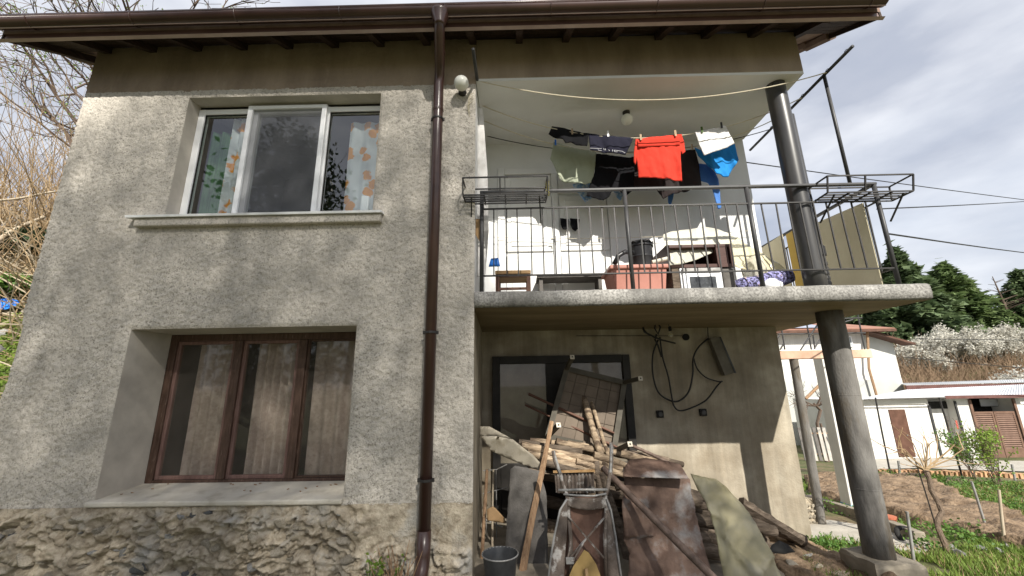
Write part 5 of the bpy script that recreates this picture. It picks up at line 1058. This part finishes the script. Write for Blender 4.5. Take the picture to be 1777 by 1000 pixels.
pan('dark_recess', MT['rubber'], 1611, 1655, 697, 709, sy+.30, .04); pan('post', MT['iron_grey'], 1611, 1614, 703, 806, sy-.05, .08); pan('post', MT['iron_grey'], 1656, 1659, 696, 803, sy-.08, .05); pan('red_cloth', M('faded_red', (.40,.08,.06), (.5,.13,.1)), 1657.5, 1660.5, 730, 745, sy-.09, .008)
pan('dark_recess', MT['rubber'], 1683, 1762, 690, 716, sy+.9, .05); pan('grey_sheet', MT['tin'], 1700, 1730, 693, 705, sy+.6, .03); pan('grey_sheet', MT['tin'], 1733, 1752, 693, 706, sy+.6, .03); pan('post', MT['louver'], 1681, 1685, 694, 806, sy-.07, .06); pan('post', MT['louver'], 1757, 1761, 692, 806, sy-.07, .06)
lv = thing('louvred_door', (X_(1720, 714), sy-.05, gz0), 'pair of brown louvred doors on the shed', 'door')
for a_, c_ in ((1685, 1720), (1721, 1757)):
    xa, xb = X_(a_, 714), X_(c_, 714); zb2, zt2 = gz0, Z_(714, 1730)
    m = MB(); m.box((xa, sy-.06, zb2), (xa+.07, sy-.02, zt2)); m.box((xb-.07, sy-.06, zb2), (xb, sy-.02, zt2)); m.box((xa+.07, sy-.06, zt2-.08), (xb-.07, sy-.02, zt2)); m.box((xa+.07, sy-.06, zb2), (xb-.07, sy-.02, zb2+.35)); lf = m.build('leaf_frame', MT['louver'], lv)
    n = 17
    for k in range(n):
        z = zb2+.37+(zt2-.10-zb2-.37)*k/(n-1); m = MB(); m.add([(xa+.07, sy-.06, z-.03), (xb-.07, sy-.06, z-.03), (xb-.07, sy-.02, z+.03), (xa+.07, sy-.02, z+.03), (xa+.07, sy-.055, z-.04), (xb-.07, sy-.055, z-.04), (xb-.07, sy-.012, z+.02), (xa+.07, sy-.012, z+.02)], [(0,1,2,3),(7,6,5,4),(0,4,5,1),(1,5,6,2),(2,6,7,3),(3,7,4,0)]); m.build('slat', MT['louver'], lf)
    m = MB(); m.box((xa+.06, sy-.005, zb2), (xb-.06, sy+.005, zt2)); m.build('backing', MT['brown_door'], lv)
def tin(px4, y0, y1, name, wl=.16):
    A, B, C_, D = at(*px4[0], y0), at(*px4[1], y0), at(*px4[2], y1), at(*px4[3], y1); nx = 120; V = []
    for j in range(2):
        for i in range(nx+1):
            u = i/nx; p = A.lerp(B, u) if j == 0 else D.lerp(C_, u); V.append((p.x, p.y, p.z+.02*math.sin(i*math.pi/1.0*1.0+.5*math.pi*(i % 2))))
    o = link_mesh(name, V, [(i, i+1, nx+2+i, nx+1+i) for i in range(nx)], MT['tin'], S_); s = o.modifiers.new('t', 'SOLIDIFY'); s.thickness = .02; return o
tin([(1490,692), (1800,684), (1790,666), (1575,676)], sy-.35, sy+2.2, 'tin_roof'); tin([(1572,668), (1800,662), (1800,657), (1560,665)], sy+3.2, sy+6, 'rear_roof')
pan('roof_edge', M('red_edge', (.10,.045,.04), (.15,.075,.065)), 1640, 1790, 687, 690, sy-.36, .03); pan('roof_edge', bpy.data.materials['red_edge'], 1572, 1800, 669, 672.5, sy+3.2, .05)
pan('rear_wall', MT['stake'], 1572, 1800, 672, 684, sy+3.3, .1)
b = MB(); b.tube([at(1500,694,sy-.4), at(1560,692,sy-.45), at(1640,690,sy-.45)], .025, 6); b.build('eave_pipe', MT['grey_board'], S_)

# ground sheets
ground_patch('dirt_bed', MT['soil'], [(1395,832),(1450,828),(1520,832),(1600,833),(1645,850),(1690,880),(1777,905),(1830,930),(1830,965),(1740,950),(1650,925),(1590,915),(1530,900),(1460,880),(1405,862)], .012, .07, .22, 4.5)
ground_patch('garden_path', MT['path'], [(1398,935),(1400,905),(1440,905),(1500,915),(1560,930),(1620,950),(1605,965),(1540,958),(1470,945)], .015, .12, .01)
ground_patch('yard_path', MT['path'], [(1480,818),(1600,814),(1850,822),(1850,804),(1600,796),(1480,800)], .02, .25, .01)
KB = [gp(1405,872), gp(1440,884), gp(1500,903), gp(1560,928), gp(1600,945)]
b = MB()
for p, q_ in zip(KB, KB[1:]): b.bar(p+Vector((0, 0, .03)), q_+Vector((0, 0, .03)), .12, .20, up=(0, 0, 1))
tag(b.build('garden_kerb', MT['kerb'], bevel=.01), 'mossy concrete kerb between path and dirt bed', 'kerb')
ed = thing('brick_edging', gp(1640, 824), 'row of upright orange bricks edging the far garden path', 'edging')
A, B = gp(1500, 822), gp(1860, 834); n = 44
mb_ = MB(); mb_.box((-.05, -.06, -.03), (.05, .06, .12)); bme = bpy.data.meshes.new('brick'); bme.from_pydata([tuple(v) for v in mb_.v], [], mb_.f); bme.materials.append(MT['brick'])
for k in range(n):
    p = A.lerp(B, k/(n-1)); o = bpy.data.objects.new('brick', bme); col.objects.link(o); o.parent = ed; o.location = Vector((p.x, p.y, float(hz(p.x, p.y))+random.uniform(-.02, .02)))-ed.location; o.rotation_euler = (random.uniform(-.1, .1), random.uniform(-.06, .06), random.uniform(-.2, .2)); o.scale = (1.35, 1, 1)
# cobble pier at the house corner
pc = gp(1408, 912); pr = thing('cobble_pier', pc, 'short pier of rounded cobbles at the house corner', 'pier')
b = MB(); hpz = at(1400, 862, pc.y).z-pc.z; b.box((pc.x-.14, pc.y-.02, pc.z-.1), (pc.x+.12, pc.y+.5, pc.z+hpz-.02)); b.build('mortar_core', MT['mortar'], pr)
for i in range(6):
    for j in range(int(hpz/.075)): put_rock('stone', (pc.x-.125+i*.05+(j % 2)*.02, pc.y-.03, pc.z+.04+j*.075), (.03, .04, .034), (random.random(), random.random(), random.random()), pr)
pq = at(1415, 800, 13.0); pt = thing('wooden_pallet', (pq.x, 13.0, float(hz(pq.x, 13.))), 'weathered slatted pallets leaning between the slim pole and white pillar', 'pallet')
for k in range(7):
    b = MB(); b.bar(at(1386+k*8.5, 742, 13.2), at(1400+k*8.5, 800, 12.9), .10, .02, up=(0, 1, 0)); b.build('slat', MT['grey_board'] if k % 3 == 0 else MT['concrete'], pt)
for py in (752, 788): b = MB(); b.bar(at(1384+(py-742)*.24, py, 13.18), at(1446+(py-742)*.24, py, 13.18), .08, .03); b.build('batten', MT['stake'], pt)
t = thing('old_vine', gp(1436, 802), 'gnarled dark vine trunk climbing behind the slim pole', 'vine'); m = MB(); f_ = Vector(t.location)
m.tube([f_, at(1424, 770, f_.y), at(1418, 735, f_.y), at(1424, 712, f_.y), at(1412, 700, f_.y)], [.09, .07, .06, .06, .04], 7, jit=.2); m.tube([f_+Vector((.4, 0, 0)), at(1432, 765, f_.y), at(1424, 735, f_.y)], [.06, .05, .04], 7, jit=.2); m.build('trunk', MT['branch'], t); m = MB()
for k in range(7): branchy(m, at(1416, 705, f_.y), (random.gauss(0, 1), -.1, .5), .7, .03, 2, .5, 0, 4, .008)
m.build('canes', MT['branch'], t)
# posts, stakes and the vine
def gstick(name, foot, top, r_, mat, label, cat, group=None, cap=False):
    f = gp(*foot); e = at(*top, f.y); return pole(name, (f.x, f.y, f.z-.05), e, r_, r_*.9, mat, label, cat, group, bend=.003, sides=7, jit=.04)
gstick('vine_post', (1546,828), (1519,690), .022, 'iron', 'thin dark vine post in front of the brown shed door', 'post', 'thin dark posts of the vine trellis')
gstick('vine_post', (1672,833), (1630,690), .022, 'iron', 'thin dark vine post between the shed door and louvred doors', 'post', 'thin dark posts of the vine trellis')
gstick('garden_rod', (1630,930), (1587,795), .008, 'iron', 'thin dark rod beside the vine trunk', 'rod')
gstick('garden_stake', (1586,979), (1574,888), .016, 'galv', 'pale grey stake nearest the column', 'stake', 'pale stakes in the garden')
gstick('garden_stake', (1713,920), (1686,836), .016, 'galv', 'leaning whitish stake right of the vine', 'stake', 'pale stakes in the garden')
gstick('garden_stake', (1743,948), (1733,850), .016, 'branch_pale', 'whitish stake at the right edge near the young shrub', 'stake', 'pale stakes in the garden')
gstick('garden_stake', (1562,828), (1559,800), .03, 'galv', 'short white post by the brick edging', 'stake', 'pale stakes in the garden')
gstick('garden_stake', (1762,838), (1756,806), .025, 'galv', 'short white post at the right edge by the shed path', 'stake', 'pale stakes in the garden')
vf = gp(1648, 966); vt = thing('grape_vine', vf, 'leafless twisted grape vine in front of the dirt bed', 'vine')
vp_ = [(1648,966),(1640,945),(1628,918),(1626,905),(1635,890),(1628,872),(1616,852),(1612,830),(1606,818)]
m = MB(); P = [at(*q_, vf.y+.05*i) for i, q_ in enumerate(vp_)]; m.tube(P, [.032, .028, .026, .025, .026, .024, .024, .024, .03], 8, jit=.15); m.build('trunk', MT['trunk'], vt)
m = MB()
for k in range(6):
    a = random.uniform(-1, 1); branchy(m, P[-1], (math.sin(a*1.6), random.uniform(-.2, .3), .3+.7*math.cos(a)), random.uniform(.3, .55), .013, 1, .5, .02, 5, .004)
for px in ([(1606,815),(1585,805),(1560,790)], [(1606,812),(1640,810),(1672,806)], [(1604,812),(1585,770),(1545,735)], [(1600,812),(1570,780),(1530,775)], [(1608,812),(1600,770),(1560,745)]):
    m.tube([at(*q_, vf.y+.3) for q_ in px], [.007, .005, .003], 5)
m.build('canes', MT['twig'], vt)
for foot, top, r_, n, mt_, l in (((1692,836), 752, .42, 700, 'leaf_dark', 'dark green climbing shrub before the white shed pillar'), ((1735,848), 748, .38, 950, 'leaf', 'bright green young shrub before the louvred doors')):
    f = gp(*foot); hh = at(foot[0], top, f.y).z-f.z; t = thing('garden_shrub', f, l, 'shrub'); m = MB(); tips = []
    for k in range(6): branchy(m, f+Vector((random.uniform(-.05, .05), 0, 0)), (random.gauss(0, .10), random.gauss(0, .1), 1), hh*.62, .011, 2, .17, .06, 4, .004, tips)
    m.build('stems', MT['branch'], t); T = np.array([tuple(p) for p in tips]); T = T[(T[:, 2] > f.z+hh*.38) & (T[:, 2] < f.z+hh*1.02)]; idx = rng.integers(0, len(T), n); q_ = .032
    C = T[idx]+rng.normal(size=(n, 3))*.06; U = unit(n)*q_; V = np.cross(U, unit(n))*.7; quads_mesh('crown', C, U, V, MT[mt_], t)
# tyre, pot, stones, tufts
p = gp(1598, 945); b = MB(); R_, r_ = .13, .032
V = []; F = []
for i in range(28):
    for j in range(10): a, c = 2*math.pi*i/28, 2*math.pi*j/10; V.append((p.x+(R_+r_*math.cos(c))*math.cos(a), p.y+.1+r_*1.1*math.sin(c)+.12*math.sin(a), p.z+.02+(R_+r_*math.cos(c))*math.sin(a)*.7))
F = [(i*10+j, i*10+(j+1) % 10, ((i+1) % 28)*10+(j+1) % 10, ((i+1) % 28)*10+j) for i in range(28) for j in range(10)]
tag(link_mesh('old_tyre', V, F, MT['rubber'], smooth=True), 'old black tyre half sunk beside the path', 'tyre')  # discarded car tyre, half sunk in the ground
p = gp(1546, 920); b = MB(); b.lathe(p, [(.06, 0), (.085, .14), (.095, .145), (.095, .17), (.08, .172)], 16); tag(b.build('clay_pot', M('clay', (.36,.11,.06), (.44,.16,.09))), 'small red clay pot beside the column', 'pot')
GSL = ['pale stone right of the vine foot', 'pale stone farther right of the vine foot', 'pale stone just behind the vine foot', 'pale stone in the grass midway to the right edge', 'pale stone before the rightmost whitish stake', 'pale stone right of the rightmost whitish stake', 'pale stone near the foot of the leaning stake', 'pale stone high at the right edge of the lawn', 'pale stone by the short white post', 'pale stone beside the white pillar foot', 'pale stone left of the vine foot']
for k, (px, py) in enumerate(((1662,963),(1672,970),(1655,958),(1700,957),(1735,962),(1750,950),(1690,905),(1757,905),(1560,830),(1480,895),(1640,960))):
    p = gp(px, py); o = put_rock('stone_grey', (p.x, p.y, p.z+.03), (.08, .07, .045), (k, .2, k*2), name='garden_stone'); tag(o, GSL[k], 'stone', 'pale stones scattered in the garden')
# grass: blades on lawn, sparse on soil edges, plus leafy clumps
def blades(name, polys, dens, hgt, mat, label, w=.006, kind='stuff', parent=None, far_scale=True):
    C = []
    for poly_px, dn in polys:
        poly = [(p.x, p.y) for p in [gp(*q_) for q_ in poly_px]]; A_ = np.array(poly); x0, y0 = A_.min(0); x1, y1 = A_.max(0); n = int(dn*dens*(x1-x0)*(y1-y0))
        X = rng.uniform(x0, x1, n); Y = rng.uniform(y0, y1, n); ok = inside(poly, X, Y) & (fbm(X*2.2, Y*2.2, 31) > .38); C.append(np.stack([X[ok], Y[ok]], 1))
    C = np.concatenate(C); n = len(C); z = hz(C[:, 0], C[:, 1]); B_ = np.column_stack([C, z+.005]); hh = hgt*rng.uniform(.4, 1.2, n)*(.6+.8*fbm(C[:, 0]*3, C[:, 1]*3, 17)); a = rng.random(n)*6.283
    ww = w*(1+.12*C[:, 1]); U = np.column_stack([np.cos(a)*ww, np.sin(a)*ww, 0*a]); V = np.column_stack([rng.normal(size=n)*hh*.45, rng.normal(size=n)*hh*.45, hh])
    o = quads_mesh(name, B_, U, V, mat, tri=True); tag(o, label, 'grass', kind=kind); return o
blades('lawn_grass', [([(1400,945),(1440,935),(1500,948),(1600,966),(1640,957),(1700,948),(1830,975),(1830,1060),(1500,1060),(1400,990)], 1.), ([(1640,850),(1690,840),(1830,838),(1830,925),(1777,905),(1690,880)], .5), ([(1395,855),(1395,832),(1480,822),(1640,828),(1640,842),(1520,828),(1450,826)], .35), ([(1620,930),(1700,930),(1830,958),(1830,975),(1700,950),(1620,950)], .5), ([(1400,862),(1440,872),(1490,898),(1470,893),(1405,875)], .9), ([(1540,905),(1590,918),(1640,935),(1600,945),(1555,925)], .7)], 2600, .075, MT['grass'], 'short green spring grass and weeds in the garden')
blades('dry_grass', [([(1400,945),(1500,948),(1640,957),(1830,975),(1830,1060),(1500,1060),(1400,990)], 1.), ([(1640,850),(1830,838),(1830,925),(1690,880)], 1.)], 420, .09, MT['twig'], 'dry straw blades scattered through the lawn', w=.004)
def clumps(name, spots, n, q_, mat, label, cat, hgt=.08):
    C = []; U = []; V = []
    for px, py, s in spots:
        p = gp(px, py); k = int(n*s); c = np.column_stack([p.x+rng.normal(size=k)*.14*s, p.y+rng.normal(size=k)*.12*s, p.z+np.abs(rng.normal(size=k))*hgt*s+.02]); C.append(c); u = unit(k)*q_; U.append(u); V.append(np.cross(u, unit(k))*.8)
    o = quads_mesh(name, np.concatenate(C), np.concatenate(U), np.concatenate(V), mat); return tag(o, label, cat, kind='stuff')
clumps('weed_clumps', [(1440,960,1.),(1425,950,.8),(1470,965,1.),(1520,830,1.6),(1545,832,1.4),(1600,838,1.4),(1640,842,1.6),(1680,850,1.6),(1700,865,1.4),(1740,880,1.5),(1770,890,1.5),(1600,925,1.),(1660,935,1.2),(1690,945,1.),(1615,955,1.),(1450,885,.9),(1475,893,.9),(1765,860,2.),(1720,845,1.6)], 150, .022, MT['leaf_dark'], 'leafy green weed clumps about the garden', 'weeds', .06)

# ================================================================== far right: trees, blossom, brush, wires
FT = 'conifers behind the neighbouring house'
def far_con(px, top, y, rad, mat, label, base_py=640, **k):
    p = at(px, top, y); z0 = float(hz(p.x, y)) - .5; return conifer((p.x, y, z0), p.z-z0, rad, mat, label, FT, **k)
far_con(1548, 430, 36, 4.6, MT['conifer'], 'dark conifer rising right behind the balcony corner', nb=150, nq=95, q=.30)
far_con(1478, 470, 39, 4.8, MT['conifer'], 'dark conifer low behind the balcony slab end', nb=120, nq=80, q=.32)
far_con(1634, 458, 41, 5.4, MT['conifer2'], 'tallest broad green conifer left of the dead tree', nb=160, nq=100, q=.32)
far_con(1600, 520, 38, 4.0, MT['conifer'], 'shorter dark conifer between two taller ones', nb=110, nq=75, q=.3)
far_con(1682, 545, 40, 3.2, MT['conifer'], 'small conifer left of the dead tree', nb=90, nq=60, q=.28)
far_con(1764, 470, 40, 4.4, MT['conifer'], 'dark conifer at the right edge of the view', nb=130, nq=85, q=.3)
far_con(1740, 540, 38, 3.4, MT['conifer2'], 'pale green conifer below the one at the right edge', nb=100, nq=65, q=.3)
p = at(1722, 480, 39); t = thing('dead_tree', (p.x, 39, float(hz(p.x, 39))), 'bare grey dead tree between the conifers', 'tree'); m = MB(); z0 = t.location.z
m.tube([(p.x+.9, 39, z0), (p.x+.4, 39, (z0+p.z)/2), (p.x, 39, p.z)], [.16, .12, .03], 6); m.build('trunk', MT['branch'], t); m = MB()
for k in range(34): f = random.uniform(.35, .95); a = random.random()*6.28; L_ = 2.2*(1-f)+.5; q_ = Vector((p.x+.9*(1-f), 39, z0+(p.z-z0)*f)); m.tube([q_, q_+Vector((math.cos(a)*L_, math.sin(a)*L_, L_*.35))], [.03, .012], 4)
m.build('branches', MT['branch'], t)
for px, top, y, rad, n, l in ((1640, 548, 31, 3.4, 7000, 'white blossoming tree in the middle of the row behind the tin roofs'), (1715, 550, 32, 3.2, 6500, 'white blossoming tree second from the right behind the tin roofs'), (1588, 572, 30.5, 2.8, 5500, 'white blossoming tree just right of the grey gable'), (1675, 565, 31.5, 3.0, 5500, 'low white blossoming tree between two taller ones'), (1774, 625, 23.5, 1.3, 1800, 'white blossoming bush at the right edge above the tin roof')):
    p = at(px, top, y); z0 = float(hz(p.x, y)); broadleaf('blossom_tree', (p.x, y, z0), max(1.5, (p.z-z0)*.95), rad, MT['blossom'], l, n=int(n*1.5), q=.095, depth=4, group='white blossoming trees', trunk_h=.35)
def brush(name, pts, n, L_, r_, mat, label, lean_=(0, 0, 1), sp=.35, kind='stuff', segs=4, cat='brush'):
    m = MB()
    for k in range(n):
        p = Vector(random.choice(pts)); p = p+Vector((random.gauss(0, 1)*pts_sp, random.gauss(0, 1)*pts_sp, 0)); p.z = float(hz(p.x, p.y))-.05
        d = Vector(lean_)+Vector((random.gauss(0, sp), random.gauss(0, sp), random.gauss(0, sp*.6))); q_ = [p]; d.normalize(); l = L_*random.uniform(.4, 1.15)
        for s in range(segs): d = (d+Vector((random.gauss(0, .16), random.gauss(0, .16), random.gauss(0, .12)-.06))).normalized(); q_.append(q_[-1]+d*(l/segs))
        rr = r_*random.uniform(.5, 1.4); m.tube(q_, [rr*(1-.7*s/segs) for s in range(segs+1)], 3, cap=False)
    o = m.build(name, mat); return tag(o, label, cat, kind=kind)
pts_sp = 1.6
brush('brown_thicket', [(x, y, 0) for x in range(22, 46, 2) for y in (23, 25, 27, 29, 31)], 6500, 2.3, .02, MT['twig_brown'], 'leafless brown thicket on the slope behind the tin roofs', sp=.4)
def overhead(px, ya, pb_, yb, label, r_=.010, sag=.12):
    a, b_ = at(*px, ya), at(*pb_, yb); b_ = a+(b_-a)*(3. if ya < 10 else 1.6); pts = [a.lerp(b_, k/12)-Vector((0, 0, 4*sag*(k/12)*(1-k/12))) for k in range(13)]; m = MB(); m.tube(pts, r_, 5); tag(m.build('overhead_cable', MT['wire']), label, 'cable', 'overhead cables leaving the house to the right')
overhead((1288,281), 4.95, (1800,343), 9., 'upper overhead cable running from the balcony wall to the right edge', .008)
overhead((1522,363), 4.0, (1800,341), 9., 'middle overhead cable starting beside the flower rack', .008)
overhead((1535,405), 4.0, (1800,434), 9., 'lowest overhead cable starting at the corner post', .010)
overhead((1590,588), 16., (1820,590), 16., 'thin wire crossing the blossom trees', .015, .02)
overhead((1570,620), 16., (1820,640), 16., 'thin wire crossing the brown thicket', .014, .05)

# ================================================================== left: bank, thicket, bare tree
pts_sp = .55
brush('dry_thicket', [(x, y, 0) for x in np.arange(-13.5, -6.2, .6) for y in np.arange(7.4, 11, .6) if y > 6.6], 1500, 3.2, .010, MT['twig'], 'dense tangle of dry straw coloured brush on the bank left of the house', (.15, -.1, 1), .42, segs=5)
brush('tall_canes', [(x, y, 0) for x in np.arange(-14, -6.2, .6) for y in np.arange(8, 12, .6)], 420, 5.4, .009, MT['twig'], 'tall thin canes rising above the dry brush on the bank', (.1, -.05, 1), .3, segs=6)
pts_sp = .5
brush('bent_canes', [(x, y, 0) for x in np.arange(-13, -6.2, .5) for y in np.arange(6.9, 9, .5)], 1000, 1.9, .014, MT['branch_pale'], 'pale bent canes at the front of the dry brush on the bank', (.3, -.3, .35), .55, segs=4)
brush('leaf_litter', [(x, y, 0) for x in np.arange(-11.5, -6.0, .4) for y in np.arange(6.2, 8.2, .4)], 1800, .45, .010, MT['twig'], 'brown twig litter at the foot of the dry brush', (0, -.2, .15), .7, segs=2, cat='litter')
for k, (px, py, yb_, rr) in enumerate(((20,440,8.2,.9), (75,425,8.0,.6), (40,500,7.3,.45))):
    c_ = at(px, py, yb_); n = 2600; t = thing('ivy_bush', (c_.x, yb_, float(hz(c_.x, yb_))), ('dark green ivy mound under the dry brush at the left edge', 'dark green ivy mound close to the house wall', 'low green bramble above the blue plastic')[k], 'bush'); C = np.array(c_)+unit(n)*np.array([rr, .6, rr*.55])*(rng.random((n, 1))**.4); U = unit(n)*.05; quads_mesh('foliage', C, U, np.cross(U, unit(n)), MT['leaf_dark'] if k == 2 else MT['evergreen'], t)
lean('cut_branch', (-30,430), 7.2, (75,375), 7.8, .05, .03, 'branch_pale', 'thick pale cut branch lying across the brush', 'branch', bend=.02)
lean('cut_branch', (-20,350), 7.0, (110,332), 7.4, .025, .018, 'branch_pale', 'thin pale branch lying level across the brush', 'branch', bend=.02)
# moss on the bank
n = 26000; X = rng.uniform(-9.5, -4.95, n); Y = rng.uniform(4.6, 6.9, n); ok = (hz(X, Y) > .5) & (fbm(X*1.6, Y*1.6, 77) > .30); X, Y = X[ok], Y[ok]; n = len(X)
C = np.column_stack([X, Y, hz(X, Y)+rng.uniform(0, .05, n)]); U = unit(n)*.022; V = np.cross(U, unit(n))*.9
tag(quads_mesh('moss_cover', C, U, V, MT['moss']), 'bright green moss and weeds on the bank beside the house', 'moss', kind='stuff')
for k, (px, py, r_, kd) in enumerate(((28,527,.20,'stone'), (42,545,.12,'stone'), (5,580,.16,'stone_grey'), (2,610,.12,'stone_grey'), (8,690,.12,'stone_dark'), (60,560,.10,'stone'))):
    d = ray(px, py); t_ = 5.0
    while EYE+d.z*t_ > float(hz(d.x*t_, d.y*t_)) and t_ < 14: t_ += .02
    p = Vector((d.x*t_, d.y*t_, EYE+d.z*t_)); o = put_rock(kd, p+Vector((0, 0, .02)), (r_, r_*.8, r_*.5), (k, k*.3, k*2), name='bank_stone'); tag(o, ('flat tan stone beside the blue plastic', 'small tan block below the flat stone', 'pale grey stone in the moss at the left edge', 'grey stone below the pale one at the left edge', 'dark stone low on the mossy bank', 'tan stone close to the wall edge on the bank')[k], 'stone')
    if k == 0:
        q_ = p
tag(sheet('blue_plastic', MT['blue'], [(-15,525),(8,517),(29,521),(25,531),(8,537),(-15,541)], q_.y-.25, wob=.1, k=.4, z0=q_.z, thick=.01), 'bright blue plastic scrap at the left edge on the bank', 'plastic')
# bare tree and shrubs rising above the bank
t = thing('bare_tree', (-10.5, 8.5, float(hz(-10.5, 8.5))), 'leafless tree with fine dark branches under the left eave', 'tree'); m = MB(); tips = []
b0_ = Vector(t.location); m.tube([b0_, b0_+Vector((.2, .1, 2.2)), b0_+Vector((.1, 0, 4.2))], [.13, .11, .09], 8)
for k in range(9): a = random.random()*6.28; branchy(m, b0_+Vector((.1, 0, random.uniform(2., 4.2))), (math.cos(a)+.3, math.sin(a)*.6-.1, .9), random.uniform(2., 3.2), .05, 3, .5, .01, 5, .006, tips)
m.build('branches', MT['branch'], t); T = np.array([tuple(p) for p in tips]); idx = rng.integers(0, len(T), 2600); C = T[idx]+rng.normal(size=(2600, 3))*.03; U = unit(2600)*.022; V = np.cross(U, unit(2600)); quads_mesh('buds', C, U, V, MT['leaf'], t)
t = thing('bare_tree', (-8.2, 8.8, float(hz(-8.2, 8.8))), 'slender leafless sapling close to the house edge above the bank', 'tree'); m = MB(); tips = []; b0_ = Vector(t.location)
for k in range(6): branchy(m, b0_+Vector((random.gauss(0, .2), random.gauss(0, .2), 0)), (random.gauss(0, .2)-.1, random.gauss(0, .2), 1), random.uniform(2.4, 3.2), .03, 3, .42, .02, 5, .005, tips)
m.build('branches', MT['branch'], t); T = np.array([tuple(p) for p in tips]); idx = rng.integers(0, len(T), 1500); C = T[idx]+rng.normal(size=(1500, 3))*.03; U = unit(1500)*.02; V = np.cross(U, unit(1500)); quads_mesh('buds', C, U, V, MT['leaf'], t)

# ================================================================== at the foot of the facade
p = at(690, 985, 3.55); t = thing('dry_weed', (p.x, 3.55, .05), 'clump of dry brown weed stalks beside the downpipe foot', 'weed'); m = MB()
for k in range(46):
    q_ = Vector((p.x+random.gauss(0, .05), 3.52+random.gauss(0, .04), .03)); d = Vector((random.gauss(0, .28), random.gauss(-.05, .15), 1)).normalized(); l = random.uniform(.18, .46)
    m.tube([q_, q_+d*l*.5+Vector((0, 0, .01)), q_+d*l+Vector((random.gauss(0, .03), 0, -.02))], [.005, .004, .002], 4)
m.build('stalks', MT['stake'], t)
p = at(655, 985, 3.5); t = thing('green_sprig', (p.x, 3.5, .05), 'small leafy green sprig growing by the stone plinth', 'weed'); m = MB(); tips = []
for k in range(5): branchy(m, (p.x, 3.5, .04), (random.gauss(0, .35), random.gauss(0, .2), 1), .22, .004, 1, .4, 0, 4, .002, tips)
m.build('stems', MT['leaf_dark'], t); T = np.array([tuple(q) for q in tips]); idx = rng.integers(0, len(T), 150); C = T[idx]+rng.normal(size=(150, 3))*.015; U = unit(150)*.016; V = np.cross(U, unit(150)); quads_mesh('leaves', C, U, V, MT['leaf'], t)
n = 5000; C = np.column_stack([rng.uniform(-4.9, -3.5, n), rng.uniform(3.45, 3.66, n), np.zeros(n)]); C[:, 2] = .02+np.abs(rng.normal(size=n))*.09*np.clip(1-(C[:, 0]+4.6)/1.2, .15, 1); U = unit(n)*.014; V = np.cross(U, unit(n)); tag(quads_mesh('plinth_moss', C, U, V, MT['moss']), 'green moss along the foot of the stone plinth at the left corner', 'moss', kind='stuff')

# ================================================================== behind the viewer: the trees that shade the facade and show in the panes
def leafy_tree(name, base, h, c, rad, mat, label, n, q, clumps_n=70, seed=3):
    base = Vector(base); t = thing(name, base, label, 'tree', 'trees standing opposite the facade'); m = MB(); c = np.array(c); rad = np.array(rad); r_ = np.random.default_rng(seed)
    m.tube([base, base.lerp(Vector(c), .5), Vector(c)+Vector((0, 0, rad[2]*.6))], [.22, .17, .05], 9)
    even = clumps_n == 0; clumps_n = clumps_n or 400; cl = r_.normal(size=(clumps_n, 3)); cl /= np.linalg.norm(cl, axis=1, keepdims=True); cl = c+cl*rad*(r_.random((clumps_n, 1))**.33)*.92
    for k in cl[::3 if not even else 40]: m.tube([Vector(c)-Vector((0, 0, rad[2]*.5)), (Vector(c)+Vector(k))/2, Vector(k)], [.07, .045, .015], 5, cap=False)
    m.build('trunk', MT['trunk'], t); i = r_.integers(0, clumps_n, n); C = (c+unit(n)*rad*(r_.random((n, 1))**.36)) if even else cl[i]+r_.normal(size=(n, 3))*rad.mean()*(.07 if even else .15)*np.array([1, 1, .7])
    U = unit(n)*q*r_.uniform(.6, 1.3, (n, 1)); V = np.cross(U, unit(n)); V *= .6*q/np.maximum(1e-6, np.linalg.norm(V, axis=1, keepdims=True)); quads_mesh('crown', C, U, V, mat, t); return t
# sun rays that reach the facade pass here
def shade_spot(x, z, t_): k = t_/(SUN.y*-1); return (x+SUN.x*k, FY-t_, z+SUN.z*k)
c1 = shade_spot(-2.75, 1.75, 17.)
leafy_tree('evergreen_tree', (c1[0]+1.2, c1[1]-1.2, .0), 17, c1, (3.2, 2.8, 3.2), MT['evergreen'], 'dense dark evergreen opposite the house, shading the facade', 46000, .042, 0, 5)
c2 = shade_spot(1.6, -.55, 11.)
leafy_tree('evergreen_tree', (c2[0]+.6, c2[1]-.5, .0), 8, c2, (2.3, 1.8, 1.9), MT['evergreen'], 'lower evergreen opposite the house, shading the foot of the woodpile', 15000, .045, 0, 6)
leafy_tree('evergreen_tree', (-7.2, -3.2, 0), 11, (-7.2, -3.6, 5.2), (1.9, 1.9, 4.6), MT['evergreen'], 'tall evergreen mirrored in the left pane of the upper window', 12000, .10, 70, 8)
leafy_tree('evergreen_tree', (-3.8, -6.5, 0), 9, (-3.8, -6.5, 4.4), (2.2, 1.6, 3.4), MT['evergreen'], 'dark evergreen mirrored low in the window panes', 9000, .11, 60, 9)
t = thing('bare_tree', (-5.9, -5.5, .05), 'leafless tree opposite the house, mirrored in the right pane of the upper window', 'tree', 'trees standing opposite the facade'); m = MB(); b0_ = Vector(t.location)
m.tube([b0_, b0_+Vector((.1, 0, 2.4)), b0_+Vector((.3, .1, 5.0))], [.13, .11, .08], 8)
for k in range(9): a = k*.7; branchy(m, b0_+Vector((.2, 0, random.uniform(2.6, 5.0))), (math.cos(a), math.sin(a), .9), random.uniform(1.8, 2.6), .045, 3, .45, .01, 4, .006)
m.build('branches', MT['branch'], t)
